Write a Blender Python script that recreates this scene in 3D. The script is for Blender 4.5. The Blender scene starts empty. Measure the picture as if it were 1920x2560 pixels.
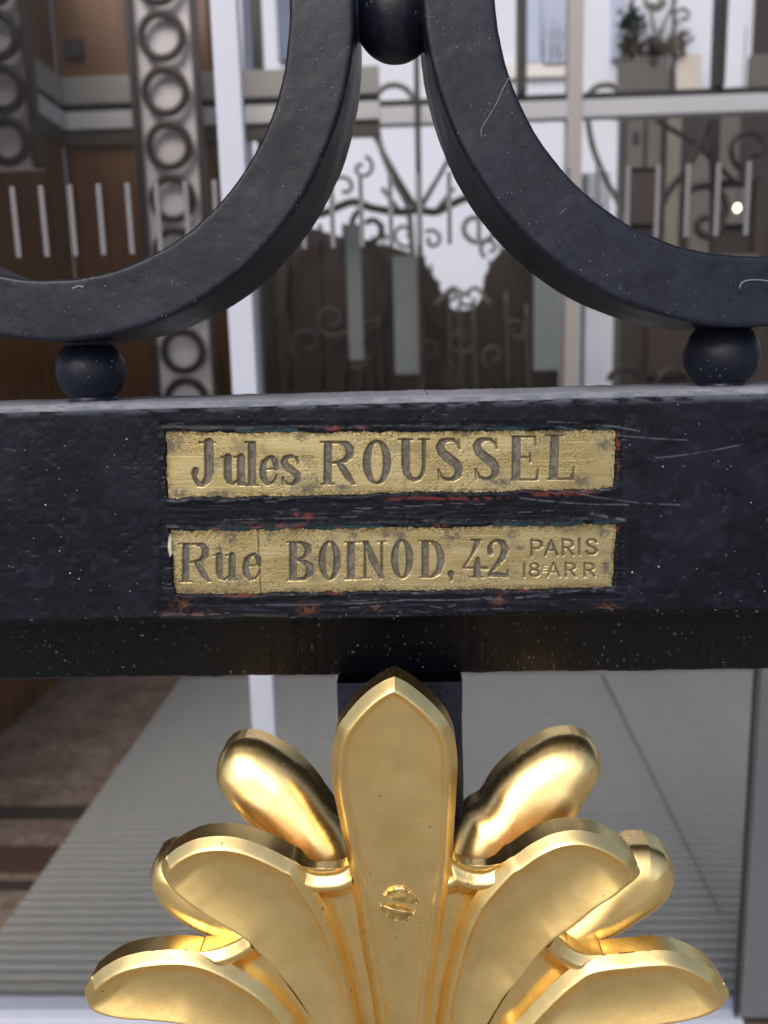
import bpy, bmesh, math, random
import numpy as np
from mathutils import Matrix, Vector

# ------------------------------------------------------------------ camera, sky, sun, exposure
SC = bpy.context.scene
D, H = 0.38, 1.15                    # camera distance to the rail face, camera height
S = D / 0.22                         # millimetre scale of the ironwork
FPX, CX, CY = 2069.0, 960.0, 1280.0  # focal length and centre in photo pixels (1920 x 2560)
YAW, PITCH, ROLL = map(math.radians, (2.0, 10.5, -1.5))
FWD = np.array([-math.sin(YAW)*math.cos(PITCH), math.cos(YAW)*math.cos(PITCH), -math.sin(PITCH)])
R0 = np.array([math.cos(YAW), math.sin(YAW), 0.0]); U0 = np.cross(R0, FWD)
RGT = math.cos(ROLL)*R0 + math.sin(ROLL)*U0; UPV = np.cross(RGT, FWD)
CAM = np.array([0.0, -D, H])
cam = bpy.data.cameras.new('camera'); camo = bpy.data.objects.new('camera', cam)
SC.collection.objects.link(camo); SC.camera = camo
cam.sensor_fit = 'VERTICAL'; cam.sensor_height = 36.0; cam.sensor_width = 27.0
cam.lens = 36.0*FPX/2560.0
cam.clip_start = 0.01; cam.clip_end = 500
camo.matrix_world = Matrix(((RGT[0], UPV[0], -FWD[0], CAM[0]), (RGT[1], UPV[1], -FWD[1], CAM[1]),
                            (RGT[2], UPV[2], -FWD[2], CAM[2]), (0, 0, 0, 1)))
cam.dof.use_dof = True; cam.dof.focus_distance = D*1.0; cam.dof.aperture_fstop = 8.5

SUN_EL, SUN_AZ = math.radians(42), math.radians(200)   # overcast, brightest over the street behind the camera
W = bpy.data.worlds.new('World'); SC.world = W; W.use_nodes = True
wn, wl = W.node_tree.nodes, W.node_tree.links
bg = wn['Background']
sky = wn.new('ShaderNodeTexSky'); sky.sky_type = 'NISHITA'; sky.sun_disc = False
sky.sun_elevation = SUN_EL; sky.sun_rotation = SUN_AZ
sky.air_density = 1.0; sky.dust_density = 4.0; sky.ozone_density = 1.0
hs = wn.new('ShaderNodeHueSaturation'); hs.inputs['Saturation'].default_value = 0.85   # cloud veil
wl.new(sky.outputs[0], hs.inputs['Color']); wl.new(hs.outputs[0], bg.inputs['Color'])
bg.inputs['Strength'].default_value = 0.15
sun = bpy.data.lights.new('sun', 'SUN'); sun.energy = 1.0; sun.angle = math.radians(35); sun.color = (1, .96, .9)
suno = bpy.data.objects.new('sun', sun); SC.collection.objects.link(suno)
sd = Vector((math.sin(SUN_AZ)*math.cos(SUN_EL), math.cos(SUN_AZ)*math.cos(SUN_EL), math.sin(SUN_EL)))
suno.rotation_euler = sd.to_track_quat('Z', 'Y').to_euler(); suno.location = (0, -3, 6)
vs = SC.view_settings; vs.view_transform = 'Standard'; vs.look = 'None'; vs.gamma = 1; vs.use_curve_mapping = False
vs.exposure = 0.05
SC.cycles.use_denoising = True
SC.cycles.max_bounces = 8; SC.cycles.transparent_max_bounces = 12

# ------------------------------------------------------------------ helpers
def ray(px, py):
    return (px-CX)/FPX*RGT - (py-CY)/FPX*UPV + FWD
def P(px, py, Y=0.0):                 # point of the vertical plane Y that the photo shows at (px, py)
    d = ray(px, py); return CAM + d*((Y - CAM[1])/d[1])
def F(px, py, z=0.0):                 # point of the horizontal plane z
    d = ray(px, py); return CAM + d*((z - CAM[2])/d[2])
def proj(V):                          # photo pixel of world points, used to look up traced marks
    q = V - CAM; z = q@FWD
    return CX + FPX*(q@RGT)/z, CY - FPX*(q@UPV)/z
def mm(v): return v*.001*S
def lin(r, g, b):
    return tuple(((c/255+.055)/1.055)**2.4 if c > 10 else c/255/12.92 for c in (r, g, b))
def _h(ix, iy, s):
    n = (ix.astype(np.int64)*374761393 + iy.astype(np.int64)*668265263 + s*974711) & 0xffffffff
    n = ((n ^ (n >> 13))*1274126177) & 0xffffffff
    return ((n ^ (n >> 16)) & 0xffff)/65535.0
def vn(x, y, s=0):
    ix, iy = np.floor(x), np.floor(y); fx, fy = x-ix, y-iy
    fx = fx*fx*(3-2*fx); fy = fy*fy*(3-2*fy)
    a, b, c, d = _h(ix, iy, s), _h(ix+1, iy, s), _h(ix, iy+1, s), _h(ix+1, iy+1, s)
    return (a*(1-fx)+b*fx)*(1-fy) + (c*(1-fx)+d*fx)*fy
def fbm(x, y, s=0, o=4):
    r, a, t = 0, .5, 0
    for k in range(o):
        r = r + a*vn(x*2**k, y*2**k, s+k*17); t += a; a *= .5
    return r/t
def ss(a, b, x):
    t = np.clip((x-a)/(b-a), 0, 1); return t*t*(3-2*t)
def mixc(c, col, m):
    return c*(1-m[..., None]) + np.array(col)*m[..., None]

COL = SC.collection
def link(o, parent=None):
    COL.objects.link(o)
    if parent is not None:
        o.parent = parent
        w = parent.location if parent.parent is None else Vector((0, 0, 0))   # parts keep world coordinates
        o.matrix_parent_inverse = Matrix.Translation(-w)
    return o
def tag(o, label=None, cat=None, group=None, kind=None):
    if label: o['label'] = label
    if cat: o['category'] = cat
    if group: o['group'] = group
    if kind: o['kind'] = kind
    return o
def empty(name, loc, label, cat, group=None):
    o = bpy.data.objects.new(name, None); o.empty_display_size = .05; o.location = loc
    link(o); return tag(o, label, cat, group)
def mesh(name, v, f, mat, parent=None, smooth=True):
    me = bpy.data.meshes.new(name); me.from_pydata([tuple(p) for p in v], [], [tuple(q) for q in f])
    me.materials.append(mat)
    if smooth: me.polygons.foreach_set('use_smooth', [True]*len(me.polygons))
    me.update()
    return link(bpy.data.objects.new(name, me), parent)
def quads(n, m, off=0, wrap=False):
    i, j = np.meshgrid(np.arange(n-1), np.arange(m if wrap else m-1), indexing='ij')
    j2 = (j+1) % m
    return off + np.stack([i*m+j, i*m+j2, (i+1)*m+j2, (i+1)*m+j], -1).reshape(-1, 4)
def gridmesh(name, V, mat, parent=None, wrap=False, attrs=None, smooth=True, flip=False):
    n, m = V.shape[:2]; f = quads(n, m, 0, wrap)
    if flip: f = f[:, ::-1]
    me = bpy.data.meshes.new(name)
    me.vertices.add(n*m); me.vertices.foreach_set('co', np.ascontiguousarray(V, dtype=np.float32).ravel())
    me.loops.add(len(f)*4); me.loops.foreach_set('vertex_index', f.astype(np.int32).ravel())
    me.polygons.add(len(f)); me.polygons.foreach_set('loop_start', np.arange(0, len(f)*4, 4, dtype=np.int32))
    me.polygons.foreach_set('use_smooth', [smooth]*len(f))
    me.update(calc_edges=True); me.validate()
    for k, a in (attrs or {}).items():
        if a.ndim == 3:
            at = me.attributes.new(k, 'FLOAT_COLOR', 'POINT')
            at.data.foreach_set('color', np.concatenate([a, np.ones(a.shape[:2]+(1,))], -1).astype(np.float32).ravel())
        else:
            at = me.attributes.new(k, 'FLOAT', 'POINT'); at.data.foreach_set('value', a.astype(np.float32).ravel())
    me.materials.append(mat)
    return link(bpy.data.objects.new(name, me), parent)
def box(name, x0, x1, y0, y1, z0, z1, mat, parent=None, bev=0.0):
    bm = bmesh.new()
    bmesh.ops.create_cube(bm, size=1.0)
    for v in bm.verts:
        v.co = ((x0+x1)/2+v.co.x*(x1-x0), (y0+y1)/2+v.co.y*(y1-y0), (z0+z1)/2+v.co.z*(z1-z0))
    if bev: bmesh.ops.bevel(bm, geom=bm.edges[:], offset=bev, segments=2, affect='EDGES', profile=.5)
    me = bpy.data.meshes.new(name); bm.to_mesh(me); bm.free(); me.materials.append(mat)
    return link(bpy.data.objects.new(name, me), parent)
def pbox(name, px0, py0, px1, py1, Y, dep, mat, parent=None, bev=0.0):
    a = P(px0, (py0+py1)/2, Y); b = P(px1, (py0+py1)/2, Y)
    t = P((px0+px1)/2, py0, Y); c = P((px0+px1)/2, py1, Y)
    return box(name, a[0], b[0], Y, Y+dep, c[2], t[2], mat, parent, bev)
def spline(pts, n, closed=False):
    p = np.array(pts, float)
    q = np.vstack([2*p[0]-p[1], p, 2*p[-1]-p[-2]])
    out = []
    for i in range(1, len(q)-2):
        t = np.linspace(0, 1, 24, endpoint=False)[:, None]
        a, b, c, d = q[i-1], q[i], q[i+1], q[i+2]
        out.append(.5*((2*b)+(-a+c)*t+(2*a-5*b+4*c-d)*t*t+(-a+3*b-3*c+d)*t**3))
    o = np.vstack(out+[p[-1:]])
    L = np.r_[0, np.cumsum(np.linalg.norm(np.diff(o, axis=0), axis=1))]
    u = np.linspace(0, 1, n)*L[-1]
    return np.stack([np.interp(u, L, o[:, k]) for k in range(o.shape[1])], -1)
def tube(name, pts, r, mat, parent=None, sec=8, n=None, r1=None):
    pts = np.array(pts, float)
    if n: pts = spline(pts, n)
    T = np.gradient(pts, axis=0); T /= np.linalg.norm(T, axis=1)[:, None]+1e-9
    ref = np.array([0, 1., 0])
    A = np.cross(T, ref); A /= np.linalg.norm(A, axis=1)[:, None]+1e-9; B = np.cross(T, A)
    rr = np.linspace(r, r1 if r1 else r, len(pts))
    th = np.linspace(0, 2*math.pi, sec, endpoint=False)
    V = pts[:, None]+rr[:, None, None]*(np.cos(th)[None, :, None]*A[:, None]+np.sin(th)[None, :, None]*B[:, None])
    o = gridmesh(name, V, mat, parent, wrap=True)
    bm = bmesh.new(); bm.from_mesh(o.data); bmesh.ops.holes_fill(bm, edges=[e for e in bm.edges if e.is_boundary])
    bmesh.ops.recalc_face_normals(bm, faces=bm.faces); bm.to_mesh(o.data); bm.free()
    return o

# ------------------------------------------------------------------ materials
class M:
    def __init__(s, name):
        s.m = bpy.data.materials.new(name); s.m.use_nodes = True
        s.n, s.l = s.m.node_tree.nodes, s.m.node_tree.links; s.b = s.n['Principled BSDF']
    def set(s, **k):
        for a, v in k.items(): s.b.inputs[a.replace('_', ' ')].default_value = v
        return s
    def coord(s, scale=(1, 1, 1), out='Object'):
        t = s.n.new('ShaderNodeTexCoord'); m = s.n.new('ShaderNodeMapping'); m.inputs['Scale'].default_value = scale
        s.l.new(t.outputs[out], m.inputs['Vector']); return m.outputs[0]
    def noise(s, vec, scale, det=4, rough=.55):
        t = s.n.new('ShaderNodeTexNoise'); t.inputs['Scale'].default_value = scale; t.inputs['Detail'].default_value = det
        t.inputs['Roughness'].default_value = rough; s.l.new(vec, t.inputs['Vector']); return t.outputs['Fac']
    def ramp(s, fac, stops):
        r = s.n.new('ShaderNodeValToRGB'); e = r.color_ramp.elements
        while len(e) < len(stops): e.new(.5)
        for x, (p, c) in zip(e, stops):
            x.position = p; x.color = (c, c, c, 1) if not hasattr(c, '__len__') else tuple(c)+(1,)
        s.l.new(fac, r.inputs[0]); return r.outputs[0]
    def mix(s, fac, a, b):
        m = s.n.new('ShaderNodeMix'); m.data_type = 'RGBA'
        for v, i in ((fac, 0), (a, 6), (b, 7)):
            if hasattr(v, 'is_linked'): s.l.new(v, m.inputs[i])
            else: m.inputs[i].default_value = v if i == 0 else tuple(v)+(1,)
        return m.outputs[2]
    def math(s, op, a, b=0.0):
        m = s.n.new('ShaderNodeMath'); m.operation = op
        for i, v in enumerate((a, b)):
            if hasattr(v, 'is_linked'): s.l.new(v, m.inputs[i])
            else: m.inputs[i].default_value = v
        return m.outputs[0]
    def vor(s, vec, scale, feat='F1'):
        v = s.n.new('ShaderNodeTexVoronoi'); v.feature = feat; v.inputs['Scale'].default_value = scale
        s.l.new(vec, v.inputs['Vector']); return v
    def bump(s, h, strength, dist):
        b = s.n.new('ShaderNodeBump'); b.inputs['Strength'].default_value = strength; b.inputs['Distance'].default_value = dist
        s.l.new(h, b.inputs['Height'])
        if s.b.inputs['Normal'].is_linked: s.l.new(s.b.inputs['Normal'].links[0].from_socket, b.inputs['Normal'])
        s.l.new(b.outputs[0], s.b.inputs['Normal']); return s
    def to(s, out, inp): s.l.new(out, s.b.inputs[inp]); return s
    def attr(s, name):
        a = s.n.new('ShaderNodeAttribute'); a.attribute_name = name; return a
    def specks(s, vec, scale, keep, size):      # sparse dust grains: random cells of a Voronoi field
        v = s.vor(vec, scale); sep = s.n.new('ShaderNodeSeparateColor'); s.l.new(v.outputs['Color'], sep.inputs[0])
        on = s.math('GREATER_THAN', sep.outputs[0], 1-keep)
        rad = s.math('MULTIPLY', sep.outputs[1], size)
        return s.math('MULTIPLY', on, s.math('LESS_THAN', v.outputs['Distance'], rad))

def plain(name, col, rough=.6, metal=0.0, var=.15, scale=8, bump=0.0):
    m = M(name); v = m.coord(); n = m.noise(v, scale, 5)
    m.to(m.mix(n, tuple(c*(1-var) for c in col), tuple(min(1, c*(1+var)) for c in col)), 'Base Color')
    m.set(Roughness=rough, Metallic=metal)
    if bump: m.bump(m.noise(v, scale*12, 4), .5, bump)
    return m.m

def iron_mat():
    m = M('black_gate_paint'); v = m.coord()
    big = m.ramp(m.noise(v, 22, 6, .6), [(.38, 0), (.72, 1)])
    fine = m.ramp(m.noise(v, 260, 5, .65), [(.35, 0), (.75, 1)])
    c = m.mix(big, lin(14, 18, 30), lin(28, 33, 48))
    c = m.mix(m.math('MULTIPLY', fine, .45), c, lin(44, 50, 66))
    vs_ = m.coord((1, 1, 7)); scr = m.ramp(m.noise(vs_, 60, 3, .7), [(.66, 0), (.74, 1)])
    c = m.mix(m.math('MULTIPLY', m.math('MULTIPLY', scr, fine), .5), c, lin(84, 88, 98))
    d1 = m.specks(v, 420/S, .24, .12); d2 = m.specks(v, 900/S, .18, .24)
    c = m.mix(m.math('MULTIPLY', d2, .8), c, lin(120, 124, 132)); c = m.mix(d1, c, lin(165, 168, 174))
    m.to(c, 'Base Color')
    m.to(m.ramp(m.noise(v, 40, 5), [(.3, .30), (.75, .46)]), 'Roughness')
    m.set(Specular_IOR_Level=.30)
    m.bump(m.noise(v, 120, 5, .6), .30, mm(.35))
    m.bump(m.noise(v, 420, 3, .6), .4, mm(.12))
    m.bump(m.ramp(m.vor(v, 260/S).outputs['Distance'], [(.0, 1), (.14, 0)]), .35, mm(.15))
    return m.m
def detail_mat(name, bscale=420, bd=.12):
    m = M(name); v = m.coord()
    c = m.attr('tint').outputs['Color']
    if name != 'brass_plate':
        d1 = m.specks(v, 420/S, .12, .11); d2 = m.specks(v, 900/S, .10, .20)
        c = m.mix(m.math('MULTIPLY', d2, .8), c, lin(110, 114, 124)); c = m.mix(d1, c, lin(165, 168, 174))
    m.to(c, 'Base Color')
    m.to(m.attr('metal').outputs['Fac'], 'Metallic'); m.to(m.attr('rough').outputs['Fac'], 'Roughness')
    m.set(Specular_IOR_Level=.19)
    m.bump(m.noise(v, bscale, 4, .6), .5, mm(bd))
    return m.m
def gold_mat():
    m = M('gilded_bronze'); v = m.coord()
    big = m.noise(v, 30, 5, .6); fine = m.noise(v, 300, 4, .6)
    c = m.mix(m.ramp(big, [(.3, 0), (.75, 1)]), (.97, .69, .28), (1.0, .78, .37))
    c = m.mix(m.math('MULTIPLY', m.ramp(m.noise(v, 75, 6, .7), [(.46, 0), (.72, 1)]), .38), c, (.66, .46, .20))
    pit = m.specks(v, 300/S, .16, .14); c = m.mix(m.math('MULTIPLY', pit, .7), c, (.25, .17, .06))
    flk = m.specks(v, 520/S, .14, .18); c = m.mix(flk, c, (1, .85, .45))
    m.to(c, 'Base Color'); m.set(Metallic=1.0)
    m.to(m.math('ADD', m.ramp(big, [(.25, .20), (.8, .30)]), m.math('MULTIPLY', fine, .10)), 'Roughness')
    m.bump(m.noise(v, 60, 3, .5), .25, mm(.35))
    m.bump(fine, .22, mm(.10))
    m.bump(m.math('ADD', pit, m.math('MULTIPLY', flk, -1.0)), .5, mm(.12))
    return m.m
def wood_mat(name, a, b):
    m = M(name); v = m.coord((6, 6, .7)); n = m.noise(v, 5, 6, .65)
    m.to(m.mix(m.ramp(n, [(.3, 0), (.7, 1)]), a, b), 'Base Color'); m.set(Roughness=.45)
    return m.m
def glass_mat(tint=(.955, .955, .965)):
    m = M('clear_glass'); n, l = m.n, m.l
    n.remove(m.b); tr = n.new('ShaderNodeBsdfTransparent'); tr.inputs[0].default_value = tint+(1,)
    gl = n.new('ShaderNodeBsdfGlossy'); gl.inputs['Roughness'].default_value = .02
    fr = n.new('ShaderNodeFresnel'); fr.inputs['IOR'].default_value = 1.13
    mx = n.new('ShaderNodeMixShader'); l.new(fr.outputs[0], mx.inputs[0]); l.new(tr.outputs[0], mx.inputs[1]); l.new(gl.outputs[0], mx.inputs[2])
    l.new(mx.outputs[0], n['Material Output'].inputs['Surface']); return m.m
def granite_mat():
    m = M('brown_granite'); v = m.coord()
    c = m.mix(m.ramp(m.noise(v, 9, 5, .7), [(.35, 0), (.7, 1)]), lin(106, 92, 80), lin(156, 142, 128))
    c = m.mix(m.ramp(m.noise(v, 45, 4, .7), [(.5, 0), (.62, 1)]), c, lin(96, 78, 66))
    m.to(c, 'Base Color'); m.set(Roughness=.5); return m.m

IRON = iron_mat(); GOLD = gold_mat(); GLASS = glass_mat(); GRAN = granite_mat()
RAILM = detail_mat('navy_rail_paint'); BRASS = detail_mat('brass_plate', 900, .02)
WHITEMET = plain('white_lacquered_aluminium', (.50, .54, .66), .35, var=.05)
VIOLET = plain('grey_lacquered_aluminium', lin(104, 104, 112), .4, var=.06)
RUBBER = plain('dark_rubber_seal', (.02, .02, .02), .6)
STRIPE = plain('frosted_film', (.165, .165, .18), .6, var=.08)
RIB = plain('grey_mat_rib', lin(146, 147, 143), .75, var=.10, scale=14)
GAP = plain('mat_bed', lin(30, 30, 30), .9)
WOOD = wood_mat('walnut_panel', lin(78, 50, 28), lin(122, 82, 48))
WOODL = wood_mat('dark_stained_wood', lin(38, 30, 27), lin(60, 48, 43))
STEEL = plain('brushed_grey_band', lin(150, 148, 144), .4, var=.06)
STEELL = plain('pale_grey_band', lin(196, 196, 196), .45, var=.06)
BLACK = plain('black_gap', (.015, .015, .016), .6)
PALE = plain('pale_render', (.74, .75, .80), .8, var=.04, scale=3)
WHITEW = plain('white_render', (.68, .72, .82), .8, var=.03, scale=3)
PBLUE = plain('pale_blue_paint', lin(178, 190, 214), .6, var=.05)
BROWNI = plain('brown_wrought_iron', lin(46, 38, 33), .5, var=.2)
GREYI = plain('grey_wrought_iron', lin(112, 108, 104), .5, var=.15)
TAUPE = plain('taupe_post_paint', lin(176, 170, 168), .5, var=.06)
DARKB = plain('dark_brown_cladding', lin(42, 36, 33), .6, var=.25, scale=3)
GREYP = plain('grey_panel', lin(92, 88, 84), .6, var=.15, scale=4)
PANE = plain('pale_green_grey_pane', lin(118, 127, 130), .35, var=.08)
PAVE = plain('street_paving', (.30, .285, .26), .85, var=.12, scale=2)
CEIL = plain('unseen_overhead_brown', (.15, .105, .065), .9)

# ------------------------------------------------------------------ the setting
GY = 1.0
for GY in np.arange(.6, 2.5, .005):           # glass door stands where its bottom rail meets the floor
    if P(960, 2545, GY)[2] < .045: break
GY = float(GY)
def slab(name, x0, x1, y0, y1, z0, z1, mat): return tag(box(name, x0, x1, y0, y1, z0, z1, mat), kind='structure')
slab('pavement', -40, 40, -60, GY-.02, -.12, -.004, PAVE)
fl = slab('floor', -6, 8, GY-.02, 4.2, -.12, 0, GRAN)
slab('backdrop_ground', -40, 40, 4.2, 80, -.14, -.008, PAVE)  # added ground under the solid copies of the reflected street
slab('unseen_ceiling', -5, 6, .25, GY+.3, 2.75, 2.95, CEIL)  # unseen, added as dark overhead for the gold; left open behind for skylight
slab('unseen_header', -5, 6, GY-.15, GY+.25, 2.02, 2.745, CEIL)  # unseen dark box, added so upward gold faces reflect brown

# floor inlays of the brown granite, running across left of the mat
def floor_band(name, pya, pyb, mat, xr, z=.004):
    a = F(100, pya)[1]; b = F(100, pyb)[1]
    return box(name, -3, xr, b, a, .001, z, mat, fl)
MX0 = float(F(0, 2340)[0])
DARKST = plain('dark_stone_inlay', lin(58, 52, 48), .6); REDST = plain('red_stone_inlay', lin(78, 54, 47), .6)
floor_band('dark_inlay', 2050, 2018, DARKST, MX0-.01)
floor_band('red_inlay', 2185, 2118, REDST, MX0-.01)
floor_band('dark_inlay', 2228, 2205, DARKST, MX0-.01)

# entrance mat: every profile a rib
mat_ = empty('entrance_mat', (0, GY+.5, 0), 'long grey ribbed entrance mat lying behind the glass door', 'mat')
MY0, MY1, MX1 = GY+.04, float(F(960, 1695)[1]), float(F(1868, 2100)[0])+.9
box('mat_bed', MX0, MX1, MY0, MY1, .002, .006, GAP, mat_)
pitch = .0270; n = int((MY1-MY0)/pitch)
proto = None
for i in range(n):
    y = MY0 + pitch*i
    if proto is None:
        proto = box('rib', MX0+.004, MX1-.004, y+.005, y+pitch-.005, .0062, .0165, RIB, mat_, .0022)
        pm = proto
    else:
        o = proto.copy(); COL.objects.link(o); o.location.y = pitch*i
# a darker diagonal line across the mat
a, b = F(1506, 1700), F(1800, 2300)
tube('dark_line', [(a[0], a[1], .0142), ((a[0]+b[0])/2, (a[1]+b[1])/2, .0142), (b[0], b[1], .0142)], .004, plain('mat_line_grey', lin(104, 104, 104), .8), mat_)

# glass door
door = empty('glass_door', (0, GY, 0), 'clear glass door with white stile behind the iron gate', 'glass door')
def vbar(name, xt, yt, xb, yb, w, Y, dep, mat, parent, z0=None, z1=None, bev=.002):
    x = (P(xt, yt, Y)[0]+P(xb, yb, Y)[0])/2
    ww = w*(Y+D)/FPX
    return box(name, x-ww/2, x+ww/2, Y, Y+dep, z0 if z0 is not None else P(xb, yb, Y)[2], z1 if z1 is not None else P(xt, yt, Y)[2], mat, parent, bev)
gx0, gx1 = P(-500, 1280, GY)[0], P(1885, 2100, GY)[0]
pane = box('glass_pane', gx0, gx1, GY+.012, GY+.020, .05, 2.015, GLASS, door)
vbar('stile', 568, 0, 650, 1830, 62, GY, .02, WHITEMET, door, .046, 2.015)
box('bottom_rail', gx0, gx1, GY-.006, GY+.05, .002, .044, WHITEMET, door, .003)
vbar('seal', 1868, 2100, 1868, 2101, 9, GY-.002, .010, RUBBER, door, .046, 2.015)
vbar('post', 1962, 2100, 1962, 2101, 178, GY-.004, .012, VIOLET, door, .046, 2.015, .004)
zc = P(180, 548, GY)[2]; hh = 165*(GY+D)/FPX/2
p0 = P(30, 548, GY)[0]; p1 = P(318, 540, GY)[0]; st = (p1-p0)/4
x = p0 - 3*st; sp = None
while x < gx1-.03:
    if sp is None:
        sp = box('frosted_stripe', x-st*.085, x+st*.085, GY+.0095, GY+.0118, zc-hh, zc+hh, STRIPE, door); bx = x
    else:
        o = sp.copy(); COL.objects.link(o); o.location.x = x-bx
    x += st

# ------------------------------------------------------------------ behind the glass
WY = 3.0
wall = empty('wood_panel_wall', (P(300, 900, WY)[0], WY, 0), 'brown wood panelled wall with grey metal band on the left', 'wall')
xc = P(150, 300, WY)[0]; xr = P(560, 300, WY)[0]
k = 0; xx = xc
while xx < xr:
    x2 = min(xx+.30, xr); box('wood_panel', xx+.003, x2-.003, WY, WY+.05, .0, 2.74, WOOD, wall, .004); xx = x2
yy = WY
while yy > GY+.3:
    y2 = yy-.36; box('wood_panel', xc-.05, xc+.006, y2+.003, yy-.003, 0, 2.74, WOOD, wall, .004); yy = y2
def band(py0, py1, mat, name, pr):
    z1, z0 = P(150, py0, WY)[2], P(150, py1, WY)[2]
    box(name, xc+pr, xr+.6, WY-pr, WY+.001, z0, z1, mat, wall, .003)
    box(name, xc-.001, xc+pr, GY+.3, WY-pr-.001, z0, z1, mat, wall, .003)
band(200, 268, STEEL, 'metal_band', .03); band(269, 287, BLACK, 'shadow_gap', .012); band(288, 332, STEELL, 'metal_band', .035)
band(333, 372, plain('band_plinth', lin(70, 62, 56), .6), 'lower_band', .02)
f_ = pbox('wall_fixture', 160, 95, 207, 145, WY-.02, .018, BLACK, wall, .004)

def reflected_rings(pxt, pyt, pxb, pyb, nring, label, Y, wpx=75):  # solid rings standing in for the gate frieze reflected in the glass
    t, b = P(pxt, pyt, Y), P(pxb, pyb, Y)
    x = (t[0]+b[0])/2; w = wpx*(Y+D)/FPX
    r = empty('reflected_rings', (x, Y, 0), label, 'ring screen', 'solid copies of rings reflected in the glass')
    box('backing_panel', x-w, x+w, Y+.03, Y+.05, b[2], t[2], plain('reflected_bright_panel', (.80, .77, .80), .6, var=.1), r)  # pale panel stands in for the brightness behind the reflected rings
    for s in (-1, 1): box('frame_bar', x+s*w-.012, x+s*w+.012, Y-.005, Y+.028, b[2], t[2], BROWNI, r, .003)
    step = (t[2]-b[2])/nring; rad = step*.40
    th = np.linspace(0, 2*math.pi, 40, endpoint=False); ph = np.linspace(0, 2*math.pi, 10, endpoint=False)
    base = None
    for i in range(nring):
        z = t[2]-step*(i+.5)
        if base is None:
            A = rad+.014*np.cos(ph)[None]+0*th[:, None]; V = np.stack([x+A*np.cos(th)[:, None], Y+.012*np.sin(ph)[None]+0*A, z+A*np.sin(th)[:, None]], -1)
            V = np.concatenate([V, V[:1]], 0); base = gridmesh('iron_ring', V, BROWNI, r, wrap=True); bz = z
        else:
            o = base.copy(); COL.objects.link(o); o.location.z = z-bz
    return r
reflected_rings(398, -125, 462, 1060, 9, 'solid copy of the reflected column of brown rings beside the white stile', 2.7)
reflected_rings(-8, -120, 4, 420, 4, 'solid copy of a short reflected ring column at the left edge', 2.2, 66)

# glazed partition: transom and posts
SY = 3.4
part = empty('glazed_partition', (P(1300, 900, SY)[0], SY, 0), 'partition of slim posts with a pale transom on the right', 'partition')
z1, z0 = P(1600, 243, SY)[2], P(1600, 288, SY)[2]
xl, xr2 = P(560, 300, SY)[0], P(2100, 300, SY)[0]
box('transom', xl, xr2, SY, SY+.06, z0, z1, plain('transom_paint', (.52, .53, .57), .5, var=.05), part, .004)
box('shadow_gap', xl, xr2, SY+.01, SY+.04, z1+.001, z1+.028, BLACK, part)
for (x_, w_, m_, za, zb) in ((1046, 13, BROWNI, None, 2.74), (1305, 20, BROWNI, z1+.03, 2.74), (1436, 34, TAUPE, None, 2.74), (1793, 20, BLACK, z1+.03, 2.74),
                             (612, 26, WHITEW, None, 2.74), (655, 20, BROWNI, None, 2.74)):
    vbar('post', x_-8, 100, x_+8, 700, w_, SY-.012, .085, m_, part, za if za else 0, zb, .003)
for (a_, b_, c_, d_) in ((985, 640, 1046, 935), (1335, 680, 1400, 925), (868, 560, 905, 900)):
    pbox('glass_panel', a_, b_, c_, d_, SY+.03, .012, PANE, part)
pl = empty('white_pillar', (P(1460, 900, 3.9)[0], 3.9, 0), 'white double pillar standing right of the pale panes', 'pillar')
for (a_, c_) in ((1405, 1452), (1464, 1518)):
    u, w_ = P(a_, 800, 3.9)[0], P(c_, 800, 3.9)[0]; box('shaft', u, w_, 3.9, 3.98, .0, P(1460, 430, 3.9)[2], WHITEW, pl, .006)
u, w_ = P(1452, 800, 3.9)[0], P(1464, 800, 3.9)[0]; box('joint', u, w_, 3.93, 3.97, 0, P(1460, 430, 3.9)[2], VIOLET, pl)

# brown and grey scroll ironwork: reflections in the glass built as solid bars
IY = 3.75
def iron(parent, pts, rpx, mat, name='scroll_bar', Y=IY, n=60):
    return tube(name, [P(x_, y_, Y) for x_, y_ in pts], rpx*(Y+D)/FPX, mat, parent, 8, n)
def spiral(cx_, cy_, r0, r1, a0, a1, k=26):
    return [(cx_+(r0+(r1-r0)*t)*math.cos(a0+(a1-a0)*t), cy_+(r0+(r1-r0)*t)*math.sin(a0+(a1-a0)*t)) for t in np.linspace(0, 1, k)]
gi = empty('reflected_scrolls', (P(1050, 900, IY)[0], IY, 0), 'solid copy of reflected brown scroll ironwork with spiked centre', 'grille')
iron(gi, [(700, 545), (800, 535), (880, 505), (930, 520), (1000, 530), (1045, 525), (1090, 530), (1130, 510), (1180, 492), (1240, 500), (1300, 540)], 9, BROWNI, 'cross_bar')
for (a_, b_, c_, d_) in ((1045, 525, 1046, 300), (1045, 525, 985, 430), (1045, 525, 1105, 430), (1040, 525, 930, 330), (1050, 525, 1160, 330), (1000, 528, 955, 470), (1090, 528, 1135, 470)):
    iron(gi, [(a_, b_), ((a_+c_)/2, (b_+d_)/2), (c_, d_)], 5, BROWNI, 'spike', n=12)
iron(gi, spiral(1190, 565, 58, 14, -1.2, 5.6), 6, GREYI); iron(gi, spiral(925, 570, 52, 14, 4.3, -2.4), 7, BROWNI)
iron(gi, [(1090, 760), (1130, 720), (1160, 735), (1190, 720), (1225, 760)], 5, GREYI)
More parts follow.
